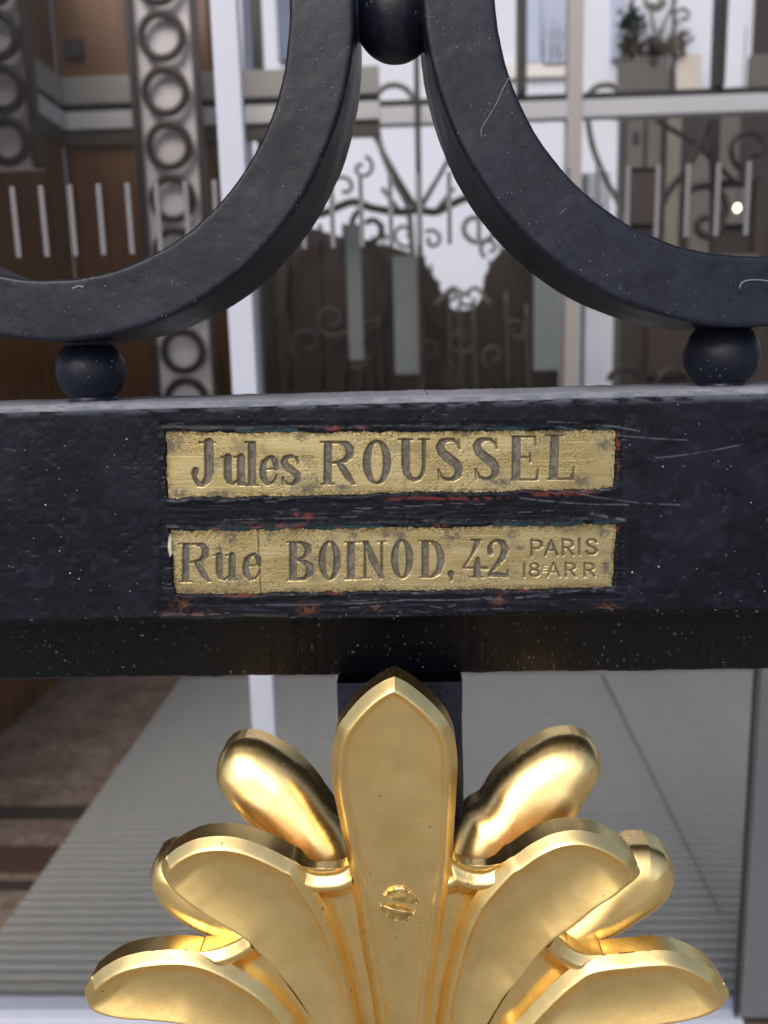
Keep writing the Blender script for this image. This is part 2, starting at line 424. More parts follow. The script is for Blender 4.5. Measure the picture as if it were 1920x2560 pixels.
for dx in (0, 530):
    iron(gi, [(1128+dx, 285), (1108+dx, 272)][::-1]+spiral(985+dx, 262, 50, 50, 0, -3.1, 14)+[(950+dx, 360), (985+dx, 450), (1020+dx, 520), (1032+dx, 640)], 7, GREYI)
    iron(gi, spiral(1008+dx, 270, 30, 9, .2, 4.2, 14), 7, GREYI)
gr = empty('reflected_scrolls', (P(1740, 900, IY)[0], IY, 0), 'solid copy of reflected crossed scrolls at the right edge behind the stripes', 'grille')
iron(gr, [(1775, 285), (1730, 400), (1660, 500), (1620, 640), (1600, 760)], 8, BROWNI); iron(gr, [(1640, 300), (1690, 330), (1740, 360), (1800, 420), (1850, 460), (1900, 440)], 6, BROWNI)
iron(gr, [(1700, 490), (1740, 468), (1790, 470), (1815, 520), (1790, 580)], 9, BROWNI); iron(gr, spiral(1765, 560, 46, 12, -1.2, 5.0), 9, BROWNI)
iron(gr, spiral(1880, 370, 60, 14, 2, 8), 7, BROWNI); iron(gr, [(1780, 290), (1783, 500), (1786, 960)], 9, BROWNI)
iron(gr, spiral(1570, 960, 50, 14, 3.3, 9), 7, BROWNI); iron(gr, spiral(1690, 965, 50, 14, 3.1, 9), 7, BROWNI)
gl_ = empty('reflected_scrolls', (P(780, 900, IY)[0], IY, 0), 'solid copy of dim reflected curls low between the white stile and the centre', 'grille')
for (cx_, cy_) in ((690, 770), (770, 860), (680, 905), (830, 800), (880, 900)):
    iron(gl_, spiral(cx_, cy_, 46, 12, random.Random(cx_).random()*6, 8), 6, plain('dim_wrought_iron', lin(84, 78, 74), .5, var=.15))
for x_ in (720, 800, 860): iron(gl_, [(x_, 560), (x_+4, 760), (x_+8, 975)], 5, BROWNI, 'upright', n=8)

# dark boards standing in for the dark shapes of the street reflection
BY = 4.3
base_ = empty('reflection_boards', (P(1100, 900, BY)[0], BY, 0), 'dark brown boards standing in for the dark reflected street in the middle', 'panel')
tops = [(560, 600), (610, 575), (660, 560), (720, 556), (780, 566), (840, 585), (884, 598), (934, 606), (984, 615), (1020, 628), (1052, 645), (1072, 668), (1092, 702), (1106, 735), (1120, 764), (1142, 776), (1165, 774), (1190, 765), (1206, 740), (1212, 690), (1232, 650), (1254, 622), (1290, 610), (1332, 602), (1404, 600)]
for k_, ((a_, ya_), (c_, yc_)) in enumerate(zip(tops[:-1], tops[1:])):
    u, w_ = P(a_, 800, BY)[0], P(c_, 800, BY)[0]+.004; y0_ = BY+.004*(k_ % 3); za_, zc2 = P(a_, ya_, BY)[2], P(c_, yc_, BY)[2]
    mesh('board', [(u, y0_, 0), (w_, y0_, 0), (w_, y0_, zc2), (u, y0_, za_), (u, y0_+.08, 0), (w_, y0_+.08, 0), (w_, y0_+.08, zc2), (u, y0_+.08, za_)],
         [(0, 1, 2, 3), (5, 4, 7, 6), (4, 0, 3, 7), (1, 5, 6, 2), (3, 2, 6, 7), (4, 5, 1, 0)], WOODL, base_, False)
DIMI = plain('dim_wrought_iron', lin(74, 68, 64), .5, var=.15)
rng = random.Random(5)
for x_ in (898, 948, 1124, 1150, 1186, 1268, 1318): iron(gi, [(x_-3, 790-30*(x_ % 3)), (x_, 860), (x_+4, 985)], 5, DIMI, 'upright', n=8)  # added bars standing in for streaks in the reflection
for x_, y_ in ((905, 560), (934, 590), (962, 560), (1064, 640), (1082, 660), (1100, 700), (1228, 650), (1256, 600), (1276, 600), (1304, 590)):
    iron(gi, [(x_-4, y_), (x_, 760), (x_+6, 985)], 3.2, BROWNI, 'upright', n=8)
for (cx_, cy_, r_, a0) in ((1012, 585, 34, 1.0), (1080, 600, 26, 4.0), (1225, 620, 26, 2.0), (1300, 560, 34, 0.4), (860, 470, 40, 2.2), (905, 420, 30, 5.0), (960, 610, 26, 3.0), (1165, 745, 22, 0.0), (1130, 742, 16, 2.0), (1240, 430, 30, 1.0), (870, 640, 34, 0.5)):
    iron(gi, spiral(cx_, cy_, r_, 7, a0, a0+6.2), 4.2, BROWNI)
for (cx_, cy_, r_, a0) in ((930, 820, 34, 1.0), (1075, 880, 30, 3.0), (1150, 850, 38, 0.4), (1235, 890, 34, 2.0), (1120, 940, 30, 5.0), (1290, 830, 30, 4.0)):
    iron(gi, spiral(cx_, cy_, r_, 7, a0, a0+6.2), 4.2, DIMI)

# white building with ironwork and plants: a street reflection built as solids
FY = 7.0
bld = empty('reflected_white_building', (P(1300, 900, FY)[0], FY, 0), 'solid copy of the reflected white building with balcony grilles', 'building')
wx0, wx1 = P(560, 300, FY)[0], P(1885, 300, FY)[0]
box('wall', wx0, wx1, FY, FY+.3, 0, 6.5, WHITEW, bld)
def fp(name, a, b, c, d, mat, dep=.05, off=.06): return pbox(name, a, b, c, d, FY-off, dep, mat, bld, .004)
fp('string_course', 1060, 158, 1420, 196, plain('cream_course', (.74, .72, .70), .8), .05, .051)
fp('shutter', 1318, -120, 1350, 155, PBLUE); fp('shutter', 1532, -120, 1560, 145, PBLUE); fp('shutter', 600, -100, 625, 190, plain('slate_shutter', lin(92, 104, 128), .6)); fp('shutter', 690, -100, 730, 150, plain('slate_shutter', lin(92, 104, 128), .6))
for (x0, x1, ya, yb) in ((1358, 1416, -60, 155),):
    g = fp('balcony_grille', x0, yb-6, x1, yb, PBLUE, .03, .08)
    for i in range(4):
        xx = x0+(x1-x0)*i/3; tube('grille_bar', [P(xx, ya, FY-.07), P(xx, yb, FY-.07)], .012, PBLUE, g, 6)
    for cy_ in (60, 105): tube('grille_scroll', [P(a, b, FY-.07) for a, b in spiral((x0+x1)/2, cy_, 20, 5, 0, 7)], .010, PBLUE, g, 6)
fp('sill', 1555, 141, 1672, 226, GREYP, .16, .22); fp('bracket', 1688, 134, 1752, 224, plain('stone_bracket', lin(198, 190, 182), .7), .12, .18)
fp('dark_recess', 1892, -150, 1990, 130, DARKB); fp('recess_ledge', 1880, 132, 1990, 222, GREYP, .1, .12)
bg_ = empty('balcony_ironwork', (P(1630, 230, FY-.2)[0], FY-.2, P(1630, 230, FY-.2)[2]), 'dark and grey scroll ironwork with plants on the upper sill', 'railing')
for (pts, w_, m_) in ((spiral(1635, 0, 28, 12, 0, 9), 5, GREYI), (spiral(1600, 60, 26, 6, 1, 8), 4, GREYI), (spiral(1708, 40, 24, 6, 2, 9), 4, GREYI), (spiral(1712, 90, 20, 5, 0, 7), 4, GREYI),
                      ([(1580, -80), (1581, 60), (1583, 228)], 4, BROWNI), ([(1682, -80), (1684, 60), (1685, 228)], 4, BROWNI), ([(1690, 0), (1660, 60), (1645, 120)], 4, GREYI), ([(1625, 10), (1632, 60), (1645, 120)], 4, GREYI)):
    iron(bg_, pts, w_, m_, 'scroll_bar', FY-.2, 40)
def tuft(pxc, pyc, rpx, label, seed, col):
    r = random.Random(seed); c = P(pxc, pyc, FY-.2); R_ = rpx*(FY+D)/FPX; vs_, fs = [], []
    for i in range(160):
        d = np.array([r.gauss(0, .5), r.gauss(0, .3), r.gauss(0, .5)])*R_; s_ = r.uniform(.02, .045); a = np.array([r.gauss(0, 1) for _ in range(3)]); a /= np.linalg.norm(a)
        b = np.cross(a, [r.gauss(0, 1) for _ in range(3)]); b /= np.linalg.norm(b); p = c+d; k_ = len(vs_)
        vs_ += [p-a*s_, p+b*s_*.5, p+a*s_, p-b*s_*.5]; fs.append((k_, k_+1, k_+2, k_+3))
    o = empty('potted_plant', (c[0], c[1], c[2]-R_), label, 'plant', 'plants on the upper sill')
    tube('stem', [c-np.array([0, 0, R_]), c, c+np.array([.01, 0, R_*.6])], .008, BROWNI, o, 6, 8)
    f = mesh('foliage', vs_, fs, plain('plant_leaf', col, .7, var=.3, scale=20), o, False); f['kind'] = 'stuff'
tuft(1578, 55, 26, 'dark green tuft high on the balcony ironwork', 1, lin(44, 58, 52)); tuft(1578, 120, 22, 'brown tuft on the left of the grey sill', 2, lin(70, 54, 44))
tuft(1640, 122, 30, 'brown tuft in the middle of the grey sill', 3, lin(74, 60, 50)); tuft(1690, 110, 22, 'greyish tuft at the right end of the sill', 6, lin(110, 104, 92))
RY = 5.6  # dark street front of the reflection, built as a solid wall
sh = empty('reflected_dark_front', (P(1750, 900, RY)[0], RY, 0), 'solid copy of the reflected dark brown front below the transom on the right', 'facade')
u, w_ = P(1556, 600, RY)[0], P(2200, 600, RY)[0]
box('wall', u, w_, RY, RY+.2, 0, P(1700, 268, RY)[2], DARKB, sh)
for (a_, b_, c_, d_, m_) in ((1570, 300, 1610, 420, GREYP), (1618, 300, 1652, 420, GREYP), (1665, 280, 1700, 640, plain('beige_panel', lin(112, 107, 98), .6)), (1725, 380, 1776, 640, GREYP),
                             (1580, 330, 1600, 365, BLACK), (1800, 290, 1850, 450, GREYP), (1575, 430, 1660, 560, WOODL), (1800, 470, 1870, 560, GREYP), (1560, 640, 1900, 660, GREYP), (1620, 700, 1760, 940, WOODL), (1880, 430, 1990, 960, WOODL)):
    pbox('panel', a_, b_, c_, d_, RY-.05-.01*rng.random(), .04, m_, sh, .004)
# the small warm lamp that glows inside
lamp = P(1843, 520, 4.9); lm = M('lamp_glass'); lm.set(Emission_Color=(1, .86, .6, 1), Emission_Strength=6.0)
bm = bmesh.new(); bmesh.ops.create_uvsphere(bm, u_segments=16, v_segments=10, radius=.018)
for v in bm.verts: v.co.z *= 1.25
me = bpy.data.meshes.new('pendant_lamp'); bm.to_mesh(me); bm.free(); me.materials.append(lm.m)
lo = bpy.data.objects.new('pendant_lamp', None); lo.location = lamp; link(lo); tag(lo, 'tiny glowing warm lamp at the far right behind the stripes', 'lamp')
bo = bpy.data.objects.new('bulb', me); COL.objects.link(bo); bo.parent = lo
tube('cord', [lamp+np.array([0, 0, .02]), lamp+np.array([0, 0, .6]), (lamp[0], lamp[1], lamp[2]+1.0)], .003, BLACK, lo, 6)

# ------------------------------------------------------------------ the iron gate
gate = empty('iron_gate', (0, mm(18), 0), 'black painted wrought iron gate with brass maker plates and gilded palmette', 'gate')

# rings: flat bars bent into hoops
def hoop(cx_, cz_, ro, ri, dep, seed):
    c = (mm(cx_), H+mm(cz_)); ro, ri = mm(ro), mm(ri); y0, y1 = mm(.6), mm(dep); rc = mm(1.1)
    prof = []
    def side(a, b, k):
        for t in np.linspace(0, 1, k, endpoint=False): prof.append((a[0]+(b[0]-a[0])*t, a[1]+(b[1]-a[1])*t))
    def arc(cr, cy_, a0):
        for t in np.linspace(0, 1, 5, endpoint=False): a = a0+t*math.pi/2; prof.append((cr+rc*math.cos(a), cy_+rc*math.sin(a)))
    side((ri+rc, y0), (ro-rc, y0), 22); arc(ro-rc, y0+rc, -math.pi/2)
    side((ro, y0+rc), (ro, y1-rc), 14); arc(ro-rc, y1-rc, 0)
    side((ro-rc, y1), (ri+rc, y1), 6); arc(ri+rc, y1-rc, math.pi/2)
    side((ri, y1-rc), (ri, y0+rc), 14); arc(ri+rc, y0+rc, math.pi)
    pr = np.array(prof); th = np.linspace(0, 2*math.pi, 640, endpoint=False)
    r = pr[None, :, 0]+0*th[:, None]; y = pr[None, :, 1]+0*th[:, None]; t = th[:, None]+0*r
    mid = (ro+ri)/2
    X, Z = np.cos(t), np.sin(t); q = 1/mm(1)
    nz = (fbm(X*mid*q/9+50, Z*mid*q/9+y*q/7+50, seed, 3)-.5)
    edge = np.where(r > mid, 1, -1)*mm(.22)*nz*2
    r2 = r+edge+np.where(r > mid, 1, -1)*mm(.07)*(fbm(X*mid*q/2.2+9, Z*mid*q/2.2+y*q/6+9, seed+5, 2)-.5)*2
    y2 = y+mm(.5)*(fbm(r*X*q/14+20, r*Z*q/14+20, seed+9, 3)-.5)+mm(.10)*(fbm(r*X*q/2.4, r*Z*q/2.4, seed+3, 3)-.5)
    V = np.stack([c[0]+r2*X, y2, c[1]+r2*Z], -1); V = np.concatenate([V, V[:1]], 0)
    return gridmesh('ring', V, IRON, gate, wrap=True, flip=True)
hoop(-92.0, 86.9, 80.2, 64.4, 37, 1)
hoop(89.2, 90.0, 84.4, 66.9, 37, 2)

# balls with collars
def ball(px, py, rpx, Y, axis='z', cut=.72, col=1.0, seed=0):
    c = P(px, py, Y); r = rpx*(Y+D)/FPX
    a = np.linspace(-1, 1, 46)
    prof = []
    for t in np.linspace(-math.pi/2+cut, math.pi/2-cut, 34): prof.append((r*math.cos(t), r*math.sin(t)))
    rn = prof[0][0]; h0 = -prof[0][1]
    lo_ = [(0, -h0-r*col), (rn*1.02, -h0-r*col), (rn*1.05, -h0-r*.06), (rn*1.02, -h0-r*.02)]
    hi_ = [(x_, -z_) for x_, z_ in lo_][::-1]
    pr = np.array(lo_+prof+hi_); th = np.linspace(0, 2*math.pi, 72, endpoint=False)
    R_ = pr[:, 0][:, None]*(1+.03*(fbm(np.cos(th)[None]*2+pr[:, 1][:, None]/r*2+9, np.sin(th)[None]*2+9+0*pr[:, :1], seed, 3)-.5))
    A, B, Cc = R_*np.cos(th), R_*np.sin(th), pr[:, 1][:, None]+0*R_
    V = np.stack([A, B, Cc], -1) if axis == 'z' else np.stack([Cc, B, A], -1)
    return gridmesh('ball', V+c, IRON, gate, wrap=True, flip=(axis != 'z'))
BYc = mm(19)
ball(228, 928, 84, BYc, col=.34, seed=3); ball(1803, 888, 88, BYc, col=.34, seed=4)
ball(988, 46, 94, BYc, 'x', .5, col=.1, seed=5)

# rail ---------------------------------------------------------------------------------------------
zt, zb = P(960, 992, 0)[2], P(960, 1547, 0)[2]
yl = mm(15.0); z2 = P(960, 1682, yl)[2]; dep = mm(40); rr = mm(1.6)
prof = [(dep, zt)]
for t in np.linspace(0, 1, 26)[1:]: prof.append((dep+(rr-dep)*t, zt))
for a in np.linspace(0, math.pi/2, 7)[1:]: prof.append((rr-rr*math.sin(a), zt-rr+rr*math.cos(a)))
nfront0 = len(prof)
for t in np.linspace(0, 1, 236)[1:-1]: prof.append((0, zt-rr+(zb+mm(.8)-zt+rr)*t))
for a in np.linspace(0, math.pi/2, 5): prof.append((mm(.8)-mm(.8)*math.cos(a), zb+mm(.8)-mm(.8)*math.sin(a)))
prof += [(mm(3.4), zb+mm(.1))]
for t in np.linspace(0, 1, 40): prof.append((mm(3.6)+(yl-mm(3.6))*t, zb-mm(.1)+(z2-zb+mm(.1))*t))
prof += [(yl+mm(.6), z2-mm(.5)), (yl+mm(2.5), z2-mm(.8)), (dep, z2-mm(.8)), (dep, zt)]
pr = np.array(prof)
xa, xb = P(-40, 1280, 0)[0], P(1960, 1280, 0)[0]
xs = np.r_[np.linspace(-.75, xa, 60, endpoint=False), np.linspace(xa, xb, 1000), np.linspace(xb, .75, 60)[1:]]
V = np.stack(np.broadcast_arrays(xs[None, :], pr[:, 0][:, None], pr[:, 1][:, None]), -1).copy()
px, py = proj(V)
isf = np.zeros(len(pr)); isf[nfront0-4:nfront0+240] = 1; isf = isf[:, None]+0*px

def quad_sdf(px, py, q):               # signed distance to a convex quad, negative inside
    d = np.full(px.shape, -1e9)
    for i in range(4):
        (x0, y0), (x1, y1) = q[i], q[(i+1) % 4]; l = math.hypot(x1-x0, y1-y0)
        d = np.maximum(d, ((py-y0)*(x1-x0)-(px-x0)*(y1-y0))/l*-1)
    return d
Q1 = [(411, 1082), (1539, 1077), (1537, 1222), (419, 1246)]
Q2 = [(428, 1329), (1540, 1313), (1533, 1471), (438, 1487)]
wob = 7*(fbm(px/34, py/34, 11, 3)-.5)*2+3.5*(fbm(px/7, py/7, 12, 3)-.5)*2
s1 = quad_sdf(px, py, Q1); s2 = quad_sdf(px, py, Q2)
sd_ = np.minimum(s1, s2)
w1 = np.minimum(s1, s2)+wob*.8
zone = ss(8, -6, np.maximum.reduce([400-px+5*(fbm(py/30, px*0, 5)-.5), px-1562, 1058-py, py-1540]))*isf
inwin = ss(2.5, -3.5, w1)*isf
# relief
edge_up = ss(34, 0, py-(1010-.021*(px-960)))*isf
dy = mm(.30)*zone*(.6+.8*fbm(px/60, py/18, 31, 3)) + mm(1.8)*inwin
lip = np.exp(-((w1-9)/7)**2)*isf*(1-inwin); dy -= mm(.45)*lip*(fbm(px/40, py/12, 33, 3))
brush = (fbm(px/120, py/5.5, 35, 3)-.5)
dy += mm(.20)*brush*zone*(1-inwin) + mm(.5)*(fbm(px/70, py/70, 36, 3)-.5) + mm(.14)*(fbm(px/11, py/11, 37, 3)-.5)
pits = ss(.80, .90, vn(px/13, py/11, 39))*ss(.5, .7, fbm(px/120, py/60, 40, 2)); dy += mm(.14)*pits*isf
V[..., 1] += dy
topm = (np.arange(len(pr)) < nfront0)[:, None]
V[..., 2] += mm(.5)*(fbm(px/80, px*0+3, 41, 4)-.5)*topm + mm(.22)*(fbm(px/9, py/9, 42, 2)-.5)*topm
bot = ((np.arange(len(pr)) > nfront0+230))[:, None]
V[..., 2] += (mm(.8)*(fbm(px/60, px*0+7, 43, 4)-.5)+mm(.12)*(fbm(px/8, px*0+2, 44, 2)-.5))*bot
# colour
c = np.zeros(px.shape+(3,)); c[:] = lin(13, 15, 26)
c = mixc(c, lin(31, 34, 47), ss(.42, .75, fbm(px/160, py/110, 51, 5))*.5)
c = mixc(c, lin(44, 48, 62), ss(.55, .8, fbm(px/26, py/20, 52, 5))*.35)
c = mixc(c, lin(10, 11, 18), ss(.58, .72, fbm(px/80+30, py/60, 53, 5))*.45)
c = mixc(c, lin(14, 15, 25), zone*.75*ss(.3, .6, fbm(px/90, py/22, 54, 4)))
c = mixc(c, lin(78, 92, 112), zone*(1-inwin)*ss(.60, .74, fbm(px/90, py/4.0, 55, 4))*ss(.35, .65, fbm(px/130, py/24, 56, 3))*.22)
c = mixc(c, lin(118, 124, 136), ss(.74, .80, fbm(px/150, (py+.06*px)/3.2, 57, 4))*zone*(1-inwin)*.4)
# old coats round the plates: teal, then red lead
near = np.exp(-(np.clip(w1, 0, 99)/7.5)**2)*isf*(w1 > -5)
upper = np.exp(-((py-(1076-.004*(px-410)))/15)**2)+np.exp(-((py-(1322-.013*(px-430)))/13)**2)
c = mixc(c, lin(54, 86, 98), np.clip(near*upper*ss(.42, .56, fbm(px/70, py/30, 58, 4))*1.1, 0, 1)*.85)
def blot(x0, y0, rx, ry): return np.exp(-(((px-x0)/rx)**2+((py-y0)/ry)**2))
red = np.zeros(px.shape)
for b in ((455, 1080, 45, 7), (832, 1070, 24, 14), (660, 1082, 60, 6), (905, 1070, 14, 5), (1120, 1246, 200, 7), (1380, 1236, 110, 9), (1446, 1232, 60, 9), (985, 1249, 40, 5), (1545, 1110, 8, 36), (1546, 1170, 7, 40),
          (770, 1291, 18, 12), (740, 1288, 12, 8), (640, 1317, 22, 7), (700, 1317, 26, 9), (745, 1317, 26, 8), (540, 1322, 16, 5), (850, 1321, 14, 5), (1100, 1315, 26, 5), (1541, 1320, 9, 14), (840, 1484, 30, 5), (600, 1490, 60, 5), (1290, 1476, 40, 5)):
    red = np.maximum(red, blot(*b))
red = red*ss(.46, .58, fbm(px/12, py/6, 61, 4)+.12*red)*isf
c = mixc(c, lin(120, 58, 52), np.clip(red*1.5-.5, 0, 1)*.68)
rust = np.zeros(px.shape)
for b in ((770, 1524, 26, 16), (940, 1526, 18, 14), (470, 1536, 60, 8), (1245, 1500, 20, 14), (1520, 1522, 24, 14), (455, 1510, 24, 16)):
    rust = np.maximum(rust, blot(*b))
c = mixc(c, lin(112, 74, 52), rust*.6*ss(.42, .6, fbm(px/9, py/7, 62, 4))*isf)
chip = ss(.9, 1.3, blot(427, 1362, 9, 34)*2)*isf; c = mixc(c, lin(205, 200, 180), chip)
# dust on the ledge and the top edge
dust = topm*ss(.25, .6, fbm(px/60, py/4+xs[None]*0, 63, 4))
c = mixc(c, lin(150, 154, 164), topm*(.55+.35*fbm(px/90, py/30, 64, 4)))
ed = ss(26, 2, py-(1003-.021*(px-960)))*isf*ss(.35, .62, fbm(px/38, py/9, 65, 5)); c = mixc(c, lin(96, 102, 116), np.clip(ed, 0, 1)*.75)
low = bot+0*px; c = mixc(c, lin(7, 9, 16), low*.95)  # underside slope coloured near-black, its shade put into the colour
c = mixc(c, lin(150, 150, 146), low*ss(.93, .97, vn(px/5, py/5, 66))*.4)
# long scratches
def scratch(x0, y0, x1, y1, w, bow=0.0):
    t = np.clip(((px-x0)*(x1-x0)+(py-y0)*(y1-y0))/((x1-x0)**2+(y1-y0)**2), 0, 1)
    return np.exp(-(np.hypot(px-x0-(x1-x0)*t, py-y0-(y1-y0)*t-bow*4*t*(1-t))/w)**2)*isf
sc = np.zeros(px.shape)
for a_ in ((1640, 1145, 1860, 1110, 1.6, 4), (1300, 1245, 1570, 1262, 1.6, 5), (1370, 1055, 1600, 1078, 1.8, -6), (1400, 1068, 1720, 1100, 1.4, 6), (1020, 1470, 1075, 1515, 1.2, 18), (1075, 1515, 1140, 1512, 1.2, 6), (640, 1512, 1010, 1502, 1.4, 4),
          (1260, 1498, 1540, 1466, 1.3, 0), (560, 1300, 900, 1292, 1.2, 0), (1000, 1500, 1320, 1495, 1.3, 3), (1450, 1235, 1700, 1262, 1.4, 6), (1480, 1285, 1560, 1300, 3, 0)): sc = np.maximum(sc, scratch(*a_))
c = mixc(c, lin(120, 126, 140), sc*.45*ss(.25, .55, fbm(px/18, py/18, 67, 3)))
rough = .34+.14*fbm(px/30, py/30, 68, 4)+.25*topm+.2*np.clip(red, 0, 1)
rail = gridmesh('rail', V, RAILM, gate, attrs={'tint': c, 'metal': np.zeros(px.shape), 'rough': rough}, flip=False)

